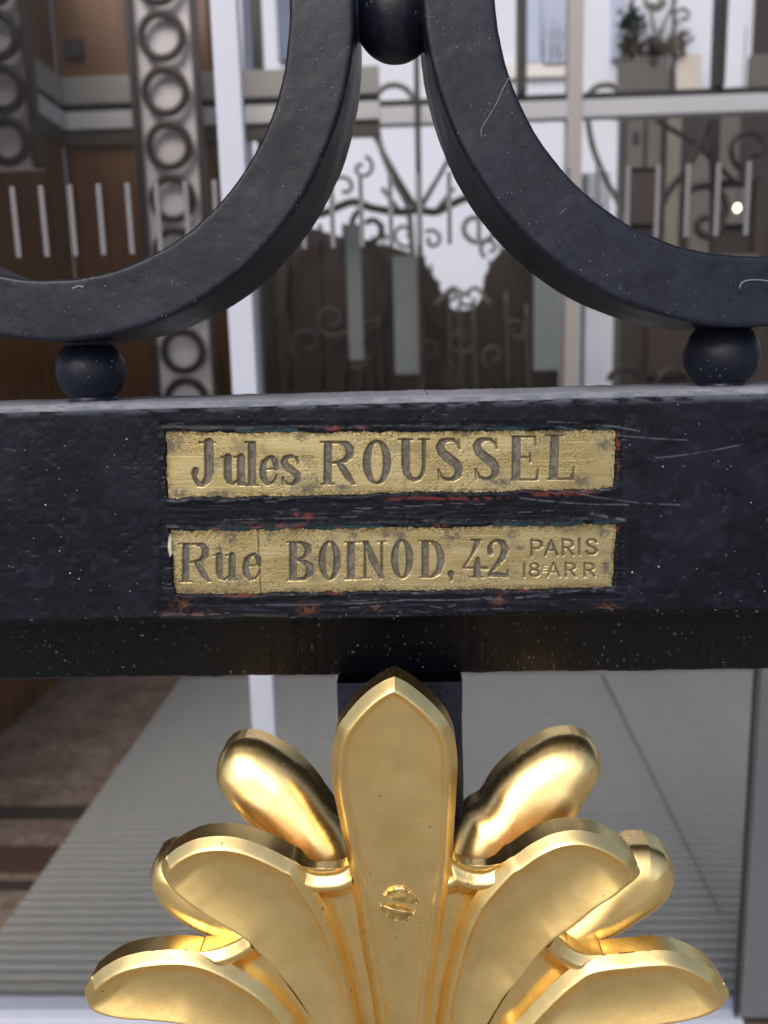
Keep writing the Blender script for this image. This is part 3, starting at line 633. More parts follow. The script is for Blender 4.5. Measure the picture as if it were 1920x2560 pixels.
# brass plates with engraved letters --------------------------------------------------------------
def arcp(cx_, cy_, rx, ry, a0, a1, w0, w1=None, k=22, wf=None):
    out = []
    for t in np.linspace(0, 1, k):
        a = math.radians(a0+(a1-a0)*t); w = w0 if w1 is None else w0+(w1-w0)*t
        if wf: w = wf(a)
        out.append((cx_+rx*math.cos(a), cy_+ry*math.sin(a), w))
    return out
TH, TN = .105, .03     # stem and hairline half-widths in cap heights
def ser(x, y, l, w=.026): return [(x-l, y, w), (x+l, y, w)]
def oval(cx_, cy_, rx, ry, th=TH, tn=TN): return [arcp(cx_, cy_, rx, ry, 0, 360, 0, k=44, wf=lambda a: tn+(th-tn)*abs(math.cos(a))**1.5)]
def glyph(ch, w):      # strokes in cap-height units, x to the right (0..w), y down (0..1)
    g = []
    if ch == 'J':
        g += [[(.55*w+.06, .02, TH), (.55*w+.07, .66, TH)], ser(.55*w+.02, .02, .17), [(.55*w+.07, .66, TH), (.55*w+.03, .85, .085), (.50*w-.06, .96, .06), (.28*w, .95, .06), (.14*w, .84, .05), (.10*w, .70, .065)], [(.16*w, .64, .075), (.15*w, .70, .07)]]
    elif ch == 'R':
        g += [[(.19*w, .02, .095), (.17*w, .98, .095)], ser(.13*w, .02, .12), ser(.18*w, .985, .15), [(.19*w, .03, .03), (.5*w, .02, .04), (.72*w, .06, .07), (.83*w, .17, .095), (.82*w, .32, .095), (.68*w, .44, .06), (.45*w, .49, .035), (.2*w, .5, .03)],
              [(.48*w, .5, .04), (.62*w, .62, .08), (.78*w, .82, .085), (.92*w, .96, .05), (1.0*w, .985, .02)]]
    elif ch == 'O': g += oval(.5*w, .5, .5*w-.075, .475, .095, .035)
    elif ch == 'U':
        g += [[(.20*w, .02, .10), (.20*w, .62, .10), (.24*w, .80, .085), (.36*w, .92, .06), (.52*w, .965, .045), (.70*w, .92, .045), (.82*w, .80, .045), (.86*w, .62, .045), (.86*w, .02, .05)], ser(.19*w, .02, .16), ser(.86*w, .02, .12)]
    elif ch == 'S':
        g += [[(.86*w, .24, .02), (.80*w, .12, .035), (.62*w, .035, .045), (.42*w, .03, .055), (.22*w, .09, .08), (.14*w, .20, .095), (.22*w, .34, .10), (.45*w, .46, .115), (.70*w, .58, .11), (.84*w, .72, .095), (.80*w, .87, .08), (.62*w, .96, .055), (.42*w, .975, .045), (.22*w, .91, .035), (.12*w, .76, .02)],
              [(.84*w, .03, .02), (.86*w, .25, .028)], [(.10*w, .74, .028), (.12*w, .97, .02)]]
    elif ch == 'E':
        g += [[(.25*w, .02, .10), (.23*w, .98, .10)], [(.10*w, .015, .028), (.90*w, .015, .03)], [(.08*w, .985, .028), (.94*w, .985, .03)], [(.88*w, .02, .03), (.92*w, .22, .018)], [(.94*w, .98, .035), (.99*w, .74, .018)], [(.3*w, .48, .026), (.72*w, .48, .026)], [(.72*w, .38, .02), (.72*w, .58, .03)]]
    elif ch == 'L':
        g += [[(.30*w, .02, .10), (.24*w, .98, .10)], ser(.28*w, .015, .19), [(.03*w, .985, .028), (.94*w, .985, .03)], [(.93*w, .98, .035), (1.0*w, .72, .018)]]
    elif ch == 'B':
        g += [[(.20*w, .02, .10), (.20*w, .98, .10)], ser(.14*w, .015, .11), ser(.14*w, .985, .11), [(.2*w, .02, .03), (.55*w, .03, .05), (.78*w, .13, .09), (.80*w, .27, .09), (.62*w, .42, .05), (.3*w, .47, .03)],
              [(.3*w, .47, .03), (.66*w, .52, .06), (.88*w, .65, .10), (.86*w, .82, .10), (.66*w, .95, .055), (.2*w, .98, .03)]]
    elif ch == 'I': g += [[(.5*w, .02, .105), (.5*w, .98, .105)], ser(.5*w, .015, .16), ser(.5*w, .985, .16)]
    elif ch == 'N': g += [[(.17*w, .02, .04), (.15*w, .98, .045)], ser(.10*w, .015, .11), ser(.15*w, .985, .14), [(.17*w, .03, .08), (.5*w, .5, .105), (.87*w, .97, .06)], [(.88*w, .02, .04), (.88*w, .96, .04)], ser(.88*w, .015, .12)]
    elif ch == 'D': g += [[(.20*w, .02, .10), (.20*w, .98, .10)], ser(.14*w, .015, .11), ser(.14*w, .985, .11), [(.2*w, .02, .03), (.5*w, .03, .045), (.76*w, .16, .08), (.88*w, .40, .10), (.88*w, .60, .10), (.76*w, .84, .08), (.5*w, .97, .045), (.2*w, .98, .03)]]
    elif ch == '4': g += [[(.62*w, .02, .09), (.60*w, .10, .07), (.35*w, .45, .035), (.06*w, .74, .03)], [(.06*w, .745, .03), (.98*w, .745, .045)], [(.62*w, .50, .05), (.60*w, .70, .09), (.60*w, .98, .10)], ser(.60*w, .985, .18), [(.62*w, .02, .06), (.38*w, .02, .03)]]
    elif ch == '2': g += [[(.20*w, .34, .085), (.16*w, .22, .06), (.28*w, .08, .04), (.50*w, .03, .05), (.76*w, .10, .085), (.86*w, .27, .10), (.74*w, .48, .085), (.42*w, .72, .05), (.16*w, .92, .04)], [(.16*w, .93, .055), (.5*w, .92, .07), (.94*w, .96, .055)], [(.94*w, .96, .04), (.99*w, .78, .02)]]
    elif ch == '.': g += [[(.5*w, .90, .095), (.5*w, .92, .09)], [(.6*w, .93, .06), (.5*w, 1.08, .03)]]
    # lower case, x-height .34 of the cap height from the top
    elif ch == 'u': g += [[(.24*w, .36, .092), (.24*w, .80, .092), (.30*w, .91, .065), (.46*w, .965, .04), (.66*w, .90, .035), (.78*w, .80, .03)], [(.82*w, .36, .09), (.82*w, .97, .09)], ser(.16*w, .355, .10), ser(.72*w, .355, .10), ser(.90*w, .975, .09)]
    elif ch == 'l': g += [[(.5*w, .02, .092), (.52*w, .98, .092)], ser(.34*w, .015, .11), ser(.52*w, .985, .14)]
    elif ch == 'e': g += [[(.20*w, .64, .026), (.90*w, .62, .026)], [(.90*w, .62, .055), (.86*w, .46, .07), (.66*w, .355, .05), (.46*w, .37, .045), (.22*w, .48, .07), (.15*w, .66, .08), (.20*w, .84, .075), (.42*w, .965, .05), (.66*w, .95, .035), (.86*w, .86, .026), (.94*w, .76, .022)]]
    elif ch == 's': g += [[(.86*w, .48, .02), (.74*w, .38, .035), (.50*w, .345, .04), (.24*w, .39, .065), (.16*w, .48, .075), (.28*w, .58, .08), (.60*w, .68, .085), (.84*w, .78, .08), (.82*w, .89, .065), (.60*w, .97, .045), (.34*w, .965, .035), (.14*w, .88, .022)], [(.84*w, .36, .018), (.86*w, .5, .026)], [(.10*w, .82, .03), (.10*w, .97, .02)]]
    # plain sans capitals of the small print: names with a leading underscore
    elif ch == '_P': g += [[(.12*w, .0, .085), (.12*w, 1, .085)], [(.12*w, .05, .08), (.6*w, .05, .085), (.88*w, .16, .09), (.9*w, .38, .09), (.62*w, .54, .085), (.12*w, .55, .08)]]
    elif ch == '_A': g += [[(.06*w, 1, .085), (.5*w, .02, .09)], [(.5*w, .02, .09), (.94*w, 1, .085)], [(.24*w, .68, .075), (.76*w, .68, .075)]]
    elif ch == '_R': g += glyph('_P', w)+[[(.5*w, .55, .085), (.95*w, 1, .085)]]
    elif ch == '_I': g += [[(.5*w, 0, .09), (.5*w, 1, .09)]]
    elif ch == '_S': g += [[(.9*w, .2, .08), (.7*w, .04, .085), (.3*w, .05, .085), (.1*w, .22, .09), (.3*w, .44, .09), (.7*w, .55, .09), (.92*w, .76, .09), (.7*w, .96, .085), (.28*w, .96, .085), (.06*w, .8, .08)]]
    elif ch == '_8': g += [arcp(.5*w, .25, .32*w, .22, 0, 360, .085), arcp(.5*w, .74, .40*w, .25, 0, 360, .09)]
    elif ch == '_E': g += [[(.15*w, 0, .11), (.15*w, 1, .11)], [(.15*w, .03, .1), (.95*w, .03, .1)], [(.15*w, .5, .1), (.8*w, .5, .1)], [(.15*w, .97, .1), (.95*w, .97, .1)]]
    elif ch == '_T': g += [[(.5*w, .05, .11), (.5*w, 1, .11)], [(.0, .05, .10), (w, .05, .10)]]
    return g
def z3(x): return 380+.3737*x
def z4(x): return 980+.3737*x
def yy_(y): return 1040+.3737*y
T1 = [('J', z3(262), z3(442), yy_(172), yy_(472)), ('u', z3(470), z3(622), yy_(172), yy_(466)), ('l', z3(630), z3(706), yy_(172), yy_(468)), ('e', z3(722), z3(842), yy_(172), yy_(464)), ('s', z3(862), z3(995), yy_(165), yy_(466)),
      ('R', z3(1135), z3(1362), yy_(170), yy_(460)), ('O', z3(1415), z3(1595), yy_(163), yy_(458)), ('U', z4(55), z4(240), yy_(152), yy_(440)), ('S', z4(295), z4(478), yy_(150), yy_(436)), ('S', z4(542), z4(727), yy_(146), yy_(432)),
      ('E', z4(785), z4(980), yy_(134), yy_(432)), ('L', z4(1038), z4(1218), yy_(128), yy_(428))]
T2 = [('R', z3(188), z3(392), yy_(852), yy_(1112)), ('u', z3(415), z3(562), yy_(840), yy_(1104)), ('e', z3(606), z3(728), yy_(832), yy_(1102)), ('B', z3(910), z3(1078), yy_(842), yy_(1102)), ('O', z3(1118), z3(1258), yy_(836), yy_(1100)), ('I', z3(1296), z3(1366), yy_(842), yy_(1094)),
      ('N', z3(1402), z3(1556), yy_(838), yy_(1090)), ('O', z4(-2), z4(138), yy_(828), yy_(1088)), ('D', z4(192), z4(346), yy_(834), yy_(1084)), ('.', z4(362), z4(428), yy_(830), yy_(1082)), ('4', z4(468), z4(638), yy_(826), yy_(1084)), ('2', z4(628), z4(778), yy_(826), yy_(1082)),
      ('_P', z4(925), z4(1012), yy_(830), yy_(935)), ('_A', z4(1020), z4(1112), yy_(830), yy_(932)), ('_R', z4(1135), z4(1218), yy_(826), yy_(930)), ('_I', z4(1240), z4(1270), yy_(824), yy_(928)), ('_S', z4(1296), z4(1378), yy_(824), yy_(928)),
      ('_I', z4(872), z4(900), yy_(988), yy_(1078)), ('_8', z4(915), z4(995), yy_(986), yy_(1074)), ('_E', z4(1006), z4(1036), yy_(1002), yy_(1042)), ('_A', z4(1036), z4(1128), yy_(984), yy_(1074)), ('_R', z4(1156), z4(1232), yy_(984), yy_(1074)), ('_R', z4(1280), z4(1362), yy_(986), yy_(1074)),
      ('_T', z4(1405), z4(1442), yy_(988), yy_(1036)), ('_I', z4(1412), z4(1432), yy_(1050), yy_(1066))]
def letter_sdf(px, py, T):
    d = np.full(px.shape, 50.0)
    for ch, x0, x1, y0, y1 in T:
        h = y1-y0; i = (px > x0-14) & (px < x1+14) & (py > y0-14) & (py < y1+22)
        qx, qy = px[i], py[i]; dd = np.full(qx.shape, 50.0)
        for st_ in glyph(ch, (x1-x0)/h):
            for a, b in zip(st_[:-1], st_[1:]):
                ax, ay, aw, bx_, by_, bw = x0+a[0]*h, y0+a[1]*h, a[2]*h, x0+b[0]*h, y0+b[1]*h, b[2]*h
                l2 = (bx_-ax)**2+(by_-ay)**2+1e-6; t = np.clip(((qx-ax)*(bx_-ax)+(qy-ay)*(by_-ay))/l2, 0, 1)
                dd = np.minimum(dd, np.hypot(qx-ax-(bx_-ax)*t, qy-ay-(by_-ay)*t)-(aw+(bw-aw)*t))
        if ch[0] not in '.J_': dd = np.maximum(dd, np.maximum(y0-1-qy, qy-y1-1))
        d[i] = np.minimum(d[i], dd)
    return d
def plate(Q, T, seed, label, dark_line=None, stains=()):
    Yp = mm(.95); q = np.array(Q, float); cen = q.mean(0); q = cen+(q-cen)*np.array([1.022, 1.14])
    n, m = 150, 900
    v, u = np.meshgrid(np.linspace(0, 1, n), np.linspace(0, 1, m), indexing='ij')
    gx = (q[0][0]*(1-u)+q[1][0]*u)*(1-v)+(q[3][0]*(1-u)+q[2][0]*u)*v
    gy = (q[0][1]*(1-u)+q[1][1]*u)*(1-v)+(q[3][1]*(1-u)+q[2][1]*u)*v
    d = (gx-CX)[..., None]/FPX*RGT-(gy-CY)[..., None]/FPX*UPV+FWD
    V = CAM+d*((Yp-CAM[1])/d[..., 1:2])
    s = letter_sdf(gx, gy, T)+1.0*(fbm(gx/5, gy/5, seed, 3)-.5)
    cut = ss(1.0, -4.2, s)
    pit = ss(.52, .70, fbm(gx/2.4, gy/2.4, seed+2, 2))*ss(.26, .60, fbm(gx/95, gy/50, seed+3, 4))
    lines = fbm(gx/110, gy/1.7, seed+4, 2)-.5
    V[..., 1] += mm(.85)*cut+mm(.045)*pit*(1-cut)+mm(.025)*lines*(1-cut)+mm(.05)*cut*(fbm(gx/3, gy/3, seed+5, 2)-.5)
    c = np.zeros(gx.shape+(3,)); c[:] = lin(206, 191, 146)
    c = mixc(c, lin(188, 172, 124), ss(.35, .7, fbm(gx/120, gy/30, seed+6, 4)))
    c = mixc(c, lin(238, 226, 184), ss(.1, .32, lines)*.5)
    c = mixc(c, lin(104, 92, 62), pit*.8)
    tarn = ss(.58, .74, fbm(gx/46, gy/40, seed+7, 4))*.55
    for (x0, y0, rx, ry) in stains: tarn = np.maximum(tarn, 1.0*np.exp(-(((gx-x0)/rx)**2+((gy-y0)/ry)**2)**1.5)*ss(.2, .5, fbm(gx/8, gy/8, seed+8, 3)))
    c = mixc(c, lin(88, 84, 79), tarn*(.7+.3*vn(gx/3, gy/3, seed+9)))
    sdq = quad_sdf(gx, gy, Q); em = ss(-20, 3, sdq+8*(fbm(gx/16, gy/16, seed+10, 3)-.5))
    c = mixc(c, lin(108, 92, 60), em*.9*ss(.35, .6, fbm(gx/4, gy/4, seed+11, 2)))
    metal = (1-cut)*(1-.6*np.clip(tarn, 0, 1))*(1-.5*pit); rough = .42+.2*tarn+.25*pit+.3*cut
    flo = ss(-.5, -3.5, s); c = mixc(c, lin(90, 86, 79), np.clip(cut*1.2, 0, 1)); c = mixc(c, lin(128, 123, 114), flo*ss(.35, .7, fbm(gx/9, gy/9, seed+12, 3))*.6)
    if dark_line:
        sm = np.exp(-((gx-dark_line-(gy-1400)*.05)/1.1)**2); c = mixc(c, lin(60, 52, 36), sm*.9); V[..., 1] += mm(.15)*sm
    o = gridmesh('maker_plate', V, BRASS, rail, attrs={'tint': c, 'metal': metal, 'rough': rough}, flip=False)
    o['label'] = label; return o
plate(Q1, T1, 71, 'upper brass plate engraved with Jules ROUSSEL', None, ((450, 1232, 26, 14), (550, 1234, 40, 14), (775, 1222, 34, 20), (860, 1218, 24, 10), (752, 1092, 16, 12), (1160, 1082, 22, 14), (1455, 1200, 30, 20), (1510, 1110, 24, 22), (1250, 1205, 50, 12), (430, 1110, 30, 30), (1390, 1080, 50, 8)))
plate(Q2, T2, 81, 'lower brass plate engraved with Rue BOINOD 42 PARIS', 648, ((575, 1345, 22, 18), (547, 1372, 12, 8), (675, 1340, 10, 14), (882, 1338, 16, 16), (965, 1335, 16, 14), (1000, 1340, 22, 20), (1130, 1340, 24, 18), (1280, 1335, 20, 14), (1420, 1325, 20, 12), (1510, 1330, 26, 20), (1300, 1368, 14, 10), (465, 1478, 26, 14), (1515, 1420, 14, 30), (740, 1478, 30, 12), (960, 1472, 30, 12), (1310, 1470, 30, 10)))

# post below the rail ------------------------------------------------------------------------------
yp = mm(8.5); a, b = P(842, 1720, yp), P(1156, 1720, yp)
def rough_box(name, x0, x1, y0, y1, z0, z1, mat, parent, seed, rc=mm(.8)):
    pr = []
    for (sx, sy, a0) in ((x1-rc, y0+rc, -90), (x1-rc, y1-rc, 0), (x0+rc, y1-rc, 90), (x0+rc, y0+rc, 180)):
        for t in (0, 30, 60, 90): an = math.radians(a0+t); pr.append((sx+rc*math.cos(an), sy+rc*math.sin(an)))
    pr = np.array(pr); zs = np.linspace(z0, z1, 160)
    V = np.stack(np.broadcast_arrays(pr[None, :, 0], pr[None, :, 1], zs[:, None]), -1).copy(); q = 1/mm(1)
    V[..., 0] += mm(.7)*(fbm(V[..., 2]*q/10+40, V[..., 0]*q/30+40, seed, 3)-.5); V[..., 1] += mm(.5)*(fbm(V[..., 2]*q/12+4, V[..., 0]*q/30+4, seed+1, 3)-.5)
    return gridmesh(name, V, mat, parent, wrap=True)
rough_box('post', a[0], b[0], yp, mm(36), .25, z2-mm(.5), IRON, gate, 91)

# gilded palmette ----------------------------------------------------------------------------------
yb0 = mm(-9.0); ye = mm(-15.0)
pal = mesh('palmette', [], [], GOLD, gate)
pal['label'] = 'gilded bronze palmette screwed to the post'
def za(l): return [(740+.3376*x, 1660+.3376*y) for x, y in l]
def zbb(l): return [(740+.3376*x, 2100+.3376*y) for x, y in l]
def zc_(l): return [(200+.3376*x, 2100+.3376*y) for x, y in l]
def zd(l): return [(1280+.3376*x, 2100+.3376*y) for x, y in l]
def z5(l): return [(.5787*x, 1640+.5787*y) for x, y in l]
def z6(l): return [(960+.5787*x, 1640+.5787*y) for x, y in l]
def leafprof(w, hb, cup, wc, drop=0.0, dw=1.0):
    def f(s, sr=None, so=None):
        t = s/w; h = hb*(t-np.log1p(np.exp(9*(t-1)))/9)
        h = np.minimum(h, hb*1.0)
        if sr is None: return h-drop*ss(0, 1, (s-w)/dw)-cup*ss(0, 1, (s-w*.95)/wc)
        return h-(drop*ss(0, 1, (sr-w)/dw)+cup*ss(0, 1, (sr-w)/(wc*.6)))*np.sin(math.pi/2*np.clip(so/mm(13.0), 0, 1))
    return f
def domeprof(w, hh):
    def f(s):
        t = 1-np.clip(s/w, 0, 1); return hh*np.sqrt(np.clip(1-t**2.1, 0, 1))
    return f
def leaf(name, A, B, Y, Yb, prof, n=200, m=64, draft=.0, label=None, seed=0, mat=GOLD, lean=0.0, top=None, rim=None):
    zl = P(1000, 2200, Y)[2]
    def onto(px_, py_):                   # traced point on the leaning face plane Y + lean*(z - zl)
        d = ray(px_, py_); return CAM + d*((Y+lean*(CAM[2]-zl)-CAM[1])/(d[1]-lean*d[2]))
    def conv(L): q = np.array([onto(x_, y_) for x_, y_ in L]); return q[:, [0, 2]]
    tau = np.linspace(0, 1, n); tau = 1-(1-tau)**1.35
    a = spline(conv(A), 900); b = spline(conv(B), 900)
    ii = tau*899; f_ = lambda c: np.stack([np.interp(ii, np.arange(900), c[:, k]) for k in (0, 1)], -1)
    ea, eb = f_(a), f_(b); out = np.vstack([a[::4], b[::-4]])
    if top: out = np.vstack([spline(conv(A[-top[0]:]), 80), spline(conv(B[-top[1]:]), 80)[::-1]])
    vv = np.linspace(0, 1, m); u = .62*(.5-.5*np.cos(math.pi*vv))+.38*vv
    G = ea[:, None]*(1-u[None, :, None])+eb[:, None]*u[None, :, None]
    pts = G.reshape(-1, 2)
    def dist(line):
        s = np.full(len(pts), 1e9)
        for q0, q1 in zip(line[:-1], line[1:]):
            dv = q1-q0; l2 = dv@dv
            if l2 < 1e-14: continue
            t = np.clip(((pts-q0)@dv)/l2, 0, 1); s = np.minimum(s, ((pts-q0-t[:, None]*dv)**2).sum(1))
        return np.sqrt(s).reshape(n, m)
    q = 1/mm(1)
    if rim:                                # raised rib along one side, plain soft edge along the other
        sr, so = dist((a if rim == 'A' else b)[::4]), dist((b if rim == 'A' else a)[::4])
        tip = np.hypot(G[..., 0]-ea[-1, 0], G[..., 1]-ea[-1, 1])
        s = np.minimum(sr, so*(1+1.8*ss(mm(2), mm(16), tip)))
        h = prof(s, sr, so)
    else:
        s = dist(out); h = prof(s)
    h = h+mm(.16)*(fbm(G[..., 0]*q/7+30, G[..., 1]*q/7+30, seed, 2)-.5)*ss(0, mm(2), s)
    V = np.stack([G[..., 0], Y-h+lean*(G[..., 1]-zl), G[..., 1]], -1)
    # side wall as its own strip so the ridge stays crisp
    loop = np.vstack([ea, eb[::-1][1:]]); cen = loop.mean(0)
    tg = np.gradient(loop, axis=0); nn = np.stack([-tg[:, 1], tg[:, 0]], -1); nn /= np.linalg.norm(nn, axis=1)[:, None]+1e-12
    if ((loop-cen)*nn).sum() < 0: nn = -nn
    Wl = []
    for t in (0, .08, .2, .4, .6, .8, 1):
        o_ = loop+nn*(draft*t); Wl.append(np.stack([o_[:, 0], Y+(Yb-Y)*t+lean*(o_[:, 1]-zl), o_[:, 1]], -1))
    Wl = np.array(Wl); vs_ = np.vstack([V.reshape(-1, 3), Wl.reshape(-1, 3)])
    fs = np.vstack([quads(n, m), quads(7, Wl.shape[1], n*m)])
    o = mesh(name, vs_, fs, mat, pal)
    bm = bmesh.new(); bm.from_mesh(o.data)
    bmesh.ops.remove_doubles(bm, verts=list(bm.verts), dist=1e-7)
    bmesh.ops.recalc_face_normals(bm, faces=bm.faces)
    for f in bm.faces: f.smooth = True
    bm.to_mesh(o.data); bm.free()
    if label: o['label'] = label
    return o
LP = leafprof(mm(2.5), mm(3.1), mm(1.9), mm(10), mm(1.7), mm(1.9))
WP = leafprof(mm(2.5), mm(2.2), mm(4.6), mm(7))
# back lobes
DP = domeprof(mm(9.0), mm(7.5))
leaf('back_lobe', z5([(1330, 1060), (1210, 850), (1140, 770), (1060, 700), (990, 620), (945, 540), (940, 470), (965, 400), (1010, 357), (1060, 345)]),
     z5([(1560, 1000), (1530, 800), (1485, 705), (1430, 630), (1360, 530), (1290, 455), (1225, 405), (1160, 368), (1110, 350), (1060, 345)]), mm(3), mm(8), DP, seed=1, lean=0.40)
leaf('back_lobe', z6([(250, 1000), (290, 800), (350, 660), (420, 610), (470, 530), (540, 455), (620, 395), (700, 350), (760, 334), (810, 330)]),
     z6([(560, 980), (700, 800), (820, 690), (880, 590), (925, 510), (932, 440), (915, 390), (885, 355), (850, 338), (810, 330)]), mm(3), mm(8), DP, seed=2, lean=0.40)
DP2 = domeprof(mm(7.5), mm(6.0))
leaf('back_lobe', z5([(1250, 1420), (1060, 1270), (930, 1212), (830, 1162), (745, 1105), (690, 1040), (660, 975), (656, 915), (680, 865), (720, 840)]),
     z5([(1300, 1250), (1200, 1150), (1080, 1050), (980, 960), (900, 900), (840, 860), (800, 845), (770, 838), (745, 836), (720, 840)]), mm(-1), mm(6), DP2, seed=3, lean=.22)
leaf('back_lobe', z6([(560, 1330), (650, 1200), (740, 1120), (830, 1040), (900, 960), (960, 890), (1010, 840), (1060, 815), (1100, 810), (1140, 810)]),
     z6([(650, 1450), (760, 1300), (900, 1232), (1000, 1192), (1100, 1130), (1195, 1062), (1245, 990), (1247, 910), (1215, 845), (1140, 810)]), mm(-1), mm(6), DP2, seed=4, lean=.22)
# webs between the leaves
leaf('web', zbb([(700, 2900), (480, 1900), (420, 1363), (330, 900), (200, 560), (80, 360), (-10, 230), (-50, 150), (0, 188), (60, 226), (140, 254), (215, 258)]),
     zbb([(760, 2900), (680, 1900), (620, 1363), (520, 800), (440, 400), (415, 250), (410, 170), (385, 205), (345, 232), (290, 250), (215, 258)]), ye-mm(.1), yb0, WP, 140, 44, seed=5, top=(5, 5))
leaf('web', zbb([(780, 2900), (860, 1900), (940, 1363), (1020, 800), (1090, 400), (1120, 230), (1140, 130), (1160, 165), (1190, 190), (1245, 218), (1320, 240)]),
     zbb([(840, 2900), (1000, 1900), (1110, 1363), (1200, 900), (1320, 560), (1430, 350), (1540, 210), (1590, 140), (1540, 180), (1480, 212), (1410, 238), (1320, 240)]), ye-mm(.1), yb0, WP, 140, 44, seed=6, top=(6, 6))
leaf('web', zc_([(2200, 2500), (1900, 1900), (1640, 1500), (1450, 1240), (1250, 1040), (1060, 890), (940, 845), (880, 826), (960, 816), (1060, 793), (1120, 770)]),
     zc_([(2260, 2500), (2050, 1900), (1840, 1500), (1640, 1220), (1450, 960), (1330, 815), (1270, 745), (1238, 698), (1210, 716), (1170, 745), (1120, 770)]), ye-mm(.1), yb0, WP, 140, 44, seed=7, top=(4, 4))
leaf('web', zd([(-720, 2500), (-500, 1900), (-250, 1500), (-60, 1180), (120, 930), (240, 790), (290, 735), (335, 700), (350, 722), (375, 755), (410, 788)]),
     zd([(-660, 2500), (-380, 1900), (-60, 1500), (120, 1250), (320, 1040), (500, 900), (620, 862), (680, 848), (600, 850), (530, 842), (470, 823), (410, 788)]), ye-mm(.1), yb0, WP, 140, 44, seed=8, top=(4, 5))
# front leaves
leaf('leaf', zc_([(2100, 2500), (1700, 1900), (1250, 1560), (850, 1363), (700, 1325), (500, 1306), (350, 1297), (200, 1275), (90, 1235), (40, 1165), (42, 1095), (85, 1015)]),
     zc_([(2230, 2500), (1960, 1900), (1640, 1385), (1550, 1265), (1450, 1152), (1350, 1062), (1200, 965), (1050, 885), (900, 832), (750, 812), (600, 815), (450, 832), (300, 872), (170, 945), (85, 1015)]), ye, yb0, LP, seed=11, rim='B')
leaf('leaf', zd([(-700, 2500), (-430, 1900), (-80, 1440), (30, 1340), (180, 1180), (300, 1060), (420, 960), (540, 885), (700, 850), (850, 835), (1000, 820), (1150, 818), (1280, 850), (1400, 905), (1500, 975), (1570, 1060)]),
     zd([(-570, 2500), (-150, 1900), (300, 1560), (800, 1390), (1000, 1352), (1200, 1322), (1350, 1295), (1480, 1262), (1560, 1220), (1600, 1170), (1605, 1120), (1570, 1060)]), ye, yb0, LP, seed=12, rim='A')
leaf('leaf', zc_([(2230, 2500), (2010, 1900), (1840, 1500), (1740, 1340), (1600, 1120), (1500, 995), (1400, 882), (1300, 785), (1215, 702)])+z5([(930, 1130), (830, 1062), (745, 1003), (708, 955), (697, 905), (716, 868)]),
     zbb([(730, 2900), (580, 1900), (495, 1363), (470, 1250), (440, 1100), (400, 950), (350, 800), (300, 650), (240, 520), (150, 370)])+z5([(1292, 900), (1250, 876), (1150, 826), (1050, 790), (950, 778), (850, 790), (770, 826), (716, 868)]), ye-mm(.6), yb0, LP, seed=13, rim='B')
leaf('leaf', zbb([(790, 2900), (930, 1900), (1040, 1363), (1080, 1100), (1130, 900), (1190, 680), (1260, 520), (1350, 375)])+z6([(520, 890), (565, 862), (640, 810), (730, 768), (830, 752), (920, 768), (1000, 805), (1060, 850), (1100, 905)]),
     zd([(-690, 2500), (-480, 1900), (-240, 1450), (-60, 1140), (60, 1010), (180, 850), (300, 720), (340, 690)])+z6([(830, 1140), (920, 1070), (1010, 1020), (1075, 975), (1105, 940), (1100, 905)]), ye-mm(.6), yb0, LP, seed=14, rim='A')
CP = leafprof(mm(2.7), mm(3.0), mm(.5), mm(10), mm(1.5), mm(1.8))
leaf('leaf', zbb([(735, 2900), (665, 1900), (590, 1363), (550, 1100), (500, 850), (460, 600), (420, 350), (385, 170)])+za([(365, 1363), (345, 1280), (310, 1100), (285, 980), (267, 850), (260, 700), (278, 560), (316, 455), (375, 370), (455, 275), (545, 192), (640, 130), (730, 92)]),
     zbb([(765, 2900), (880, 1900), (990, 1363), (1015, 1100), (1050, 850), (1085, 600), (1130, 350), (1155, 170)])+za([(1165, 1363), (1172, 1200), (1182, 1050), (1190, 900), (1196, 760), (1190, 640), (1170, 530), (1118, 420), (1038, 320), (940, 228), (830, 143), (730, 92)]), ye-mm(1.5), yb0, CP, 260, 72, label='tall pointed middle leaf with a slotted screw', seed=15)
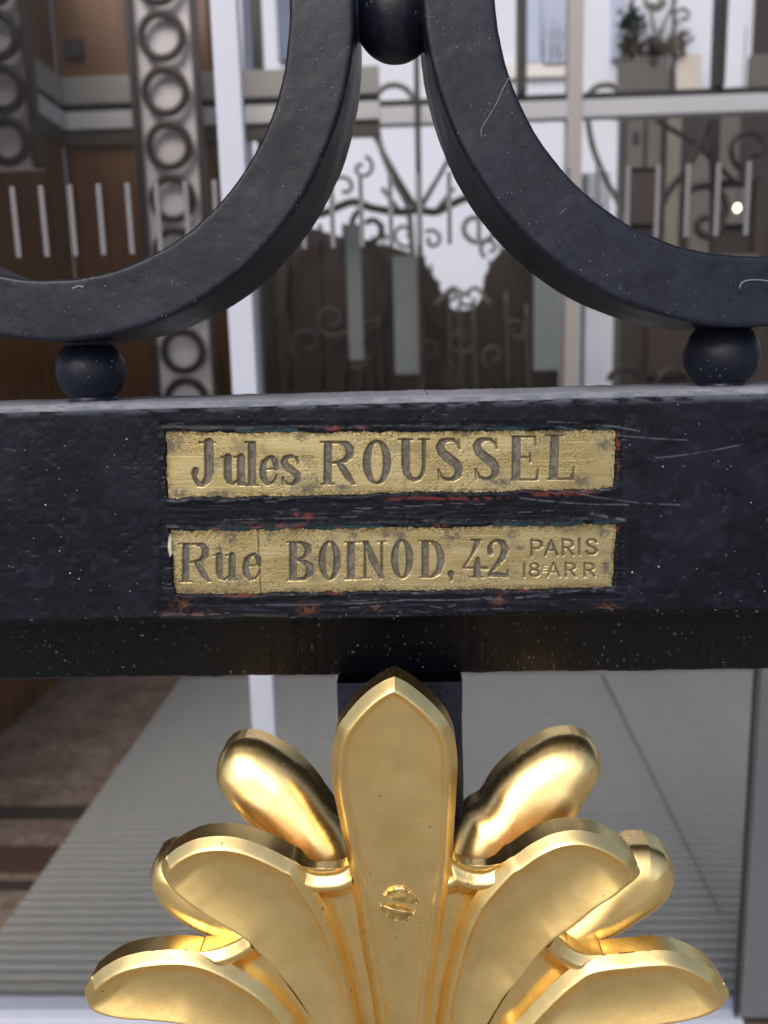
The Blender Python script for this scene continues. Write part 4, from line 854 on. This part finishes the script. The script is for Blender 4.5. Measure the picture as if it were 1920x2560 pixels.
# slotted screw in the middle leaf
sm_ = M('worn_gilding'); v_ = sm_.coord(); sm_.set(Metallic=1.0)
sm_.to(sm_.mix(sm_.ramp(sm_.noise(v_, 260, 4, .7), [(.42, 0), (.62, 1)]), (.50, .36, .15), (.95, .66, .24)), 'Base Color'); sm_.to(sm_.ramp(sm_.noise(v_, 200, 3), [(.3, .28), (.7, .5)]), 'Roughness')
sm_.bump(sm_.noise(v_, 330, 4, .7), .2, mm(.2)); SCREWM = sm_.m
ys = ye-mm(1.5)-mm(1.75)
n_ = 120; g = np.linspace(-1, 1, n_); U_, V_ = np.meshgrid(g, g)
rad_ = np.maximum(np.abs(U_), np.abs(V_))+1e-9; k_ = rad_/np.sqrt(U_**2+V_**2+1e-12); U_, V_ = U_*k_, V_*k_     # square to disc
Rr = np.hypot(U_, V_); sc_ = P(998, 2262, ys); rs = 62*(ys+D)/FPX
an = math.radians(14); sl = np.abs(V_*math.cos(an)+U_*math.sin(an))
nz = fbm(U_*7+50, V_*7+50, 7, 3)-.5
hgt = mm(.55)-mm(1.6)*ss(.78, .99, Rr)+mm(.5)*np.exp(-((Rr-.83)/.07)**2)*np.clip(nz*3, -.2, .8) - mm(1.5)*ss(.24, .08, sl)*ss(.9, .8, Rr)-mm(.5)*ss(.3, .8, Rr)+mm(.05)*nz
gridmesh('screw', np.stack([sc_[0]+U_*rs, ys-hgt, sc_[2]+V_*rs], -1), SCREWM, pal)
print('GY', GY)

# a hair caught on the rail's top edge
hy = mm(6)
hr = tube('hair', [P(1072, 990, hy), P(1064, 978, hy), P(1056, 966, hy), P(1062, 957, hy), P(1074, 950, hy)], mm(.09), BLACK, None, 6, 24)
tag(hr, 'short dark hair curling up from the top edge of the rail', 'hair')

# a few scratches in the ring paint
SCR = plain('bare_scratch', lin(112, 116, 124), .5)
for pts, r_ in (([(1274, 194), (1258, 222), (1240, 262), (1222, 292), (1204, 322), (1204, 345)], .16), ([(1848, 722), (1856, 706), (1880, 700), (1915, 702), (1945, 712)], .28), ([(1478, 494), (1492, 506), (1506, 516)], .5), ([(1400, 535), (1408, 528), (1416, 521)], .12), ([(182, 722), (196, 716), (210, 718)], .4)):
    tube('scratch', [P(a, b, mm(.52)) for a, b in pts], mm(r_*.75), SCR, gate, 6, 24)
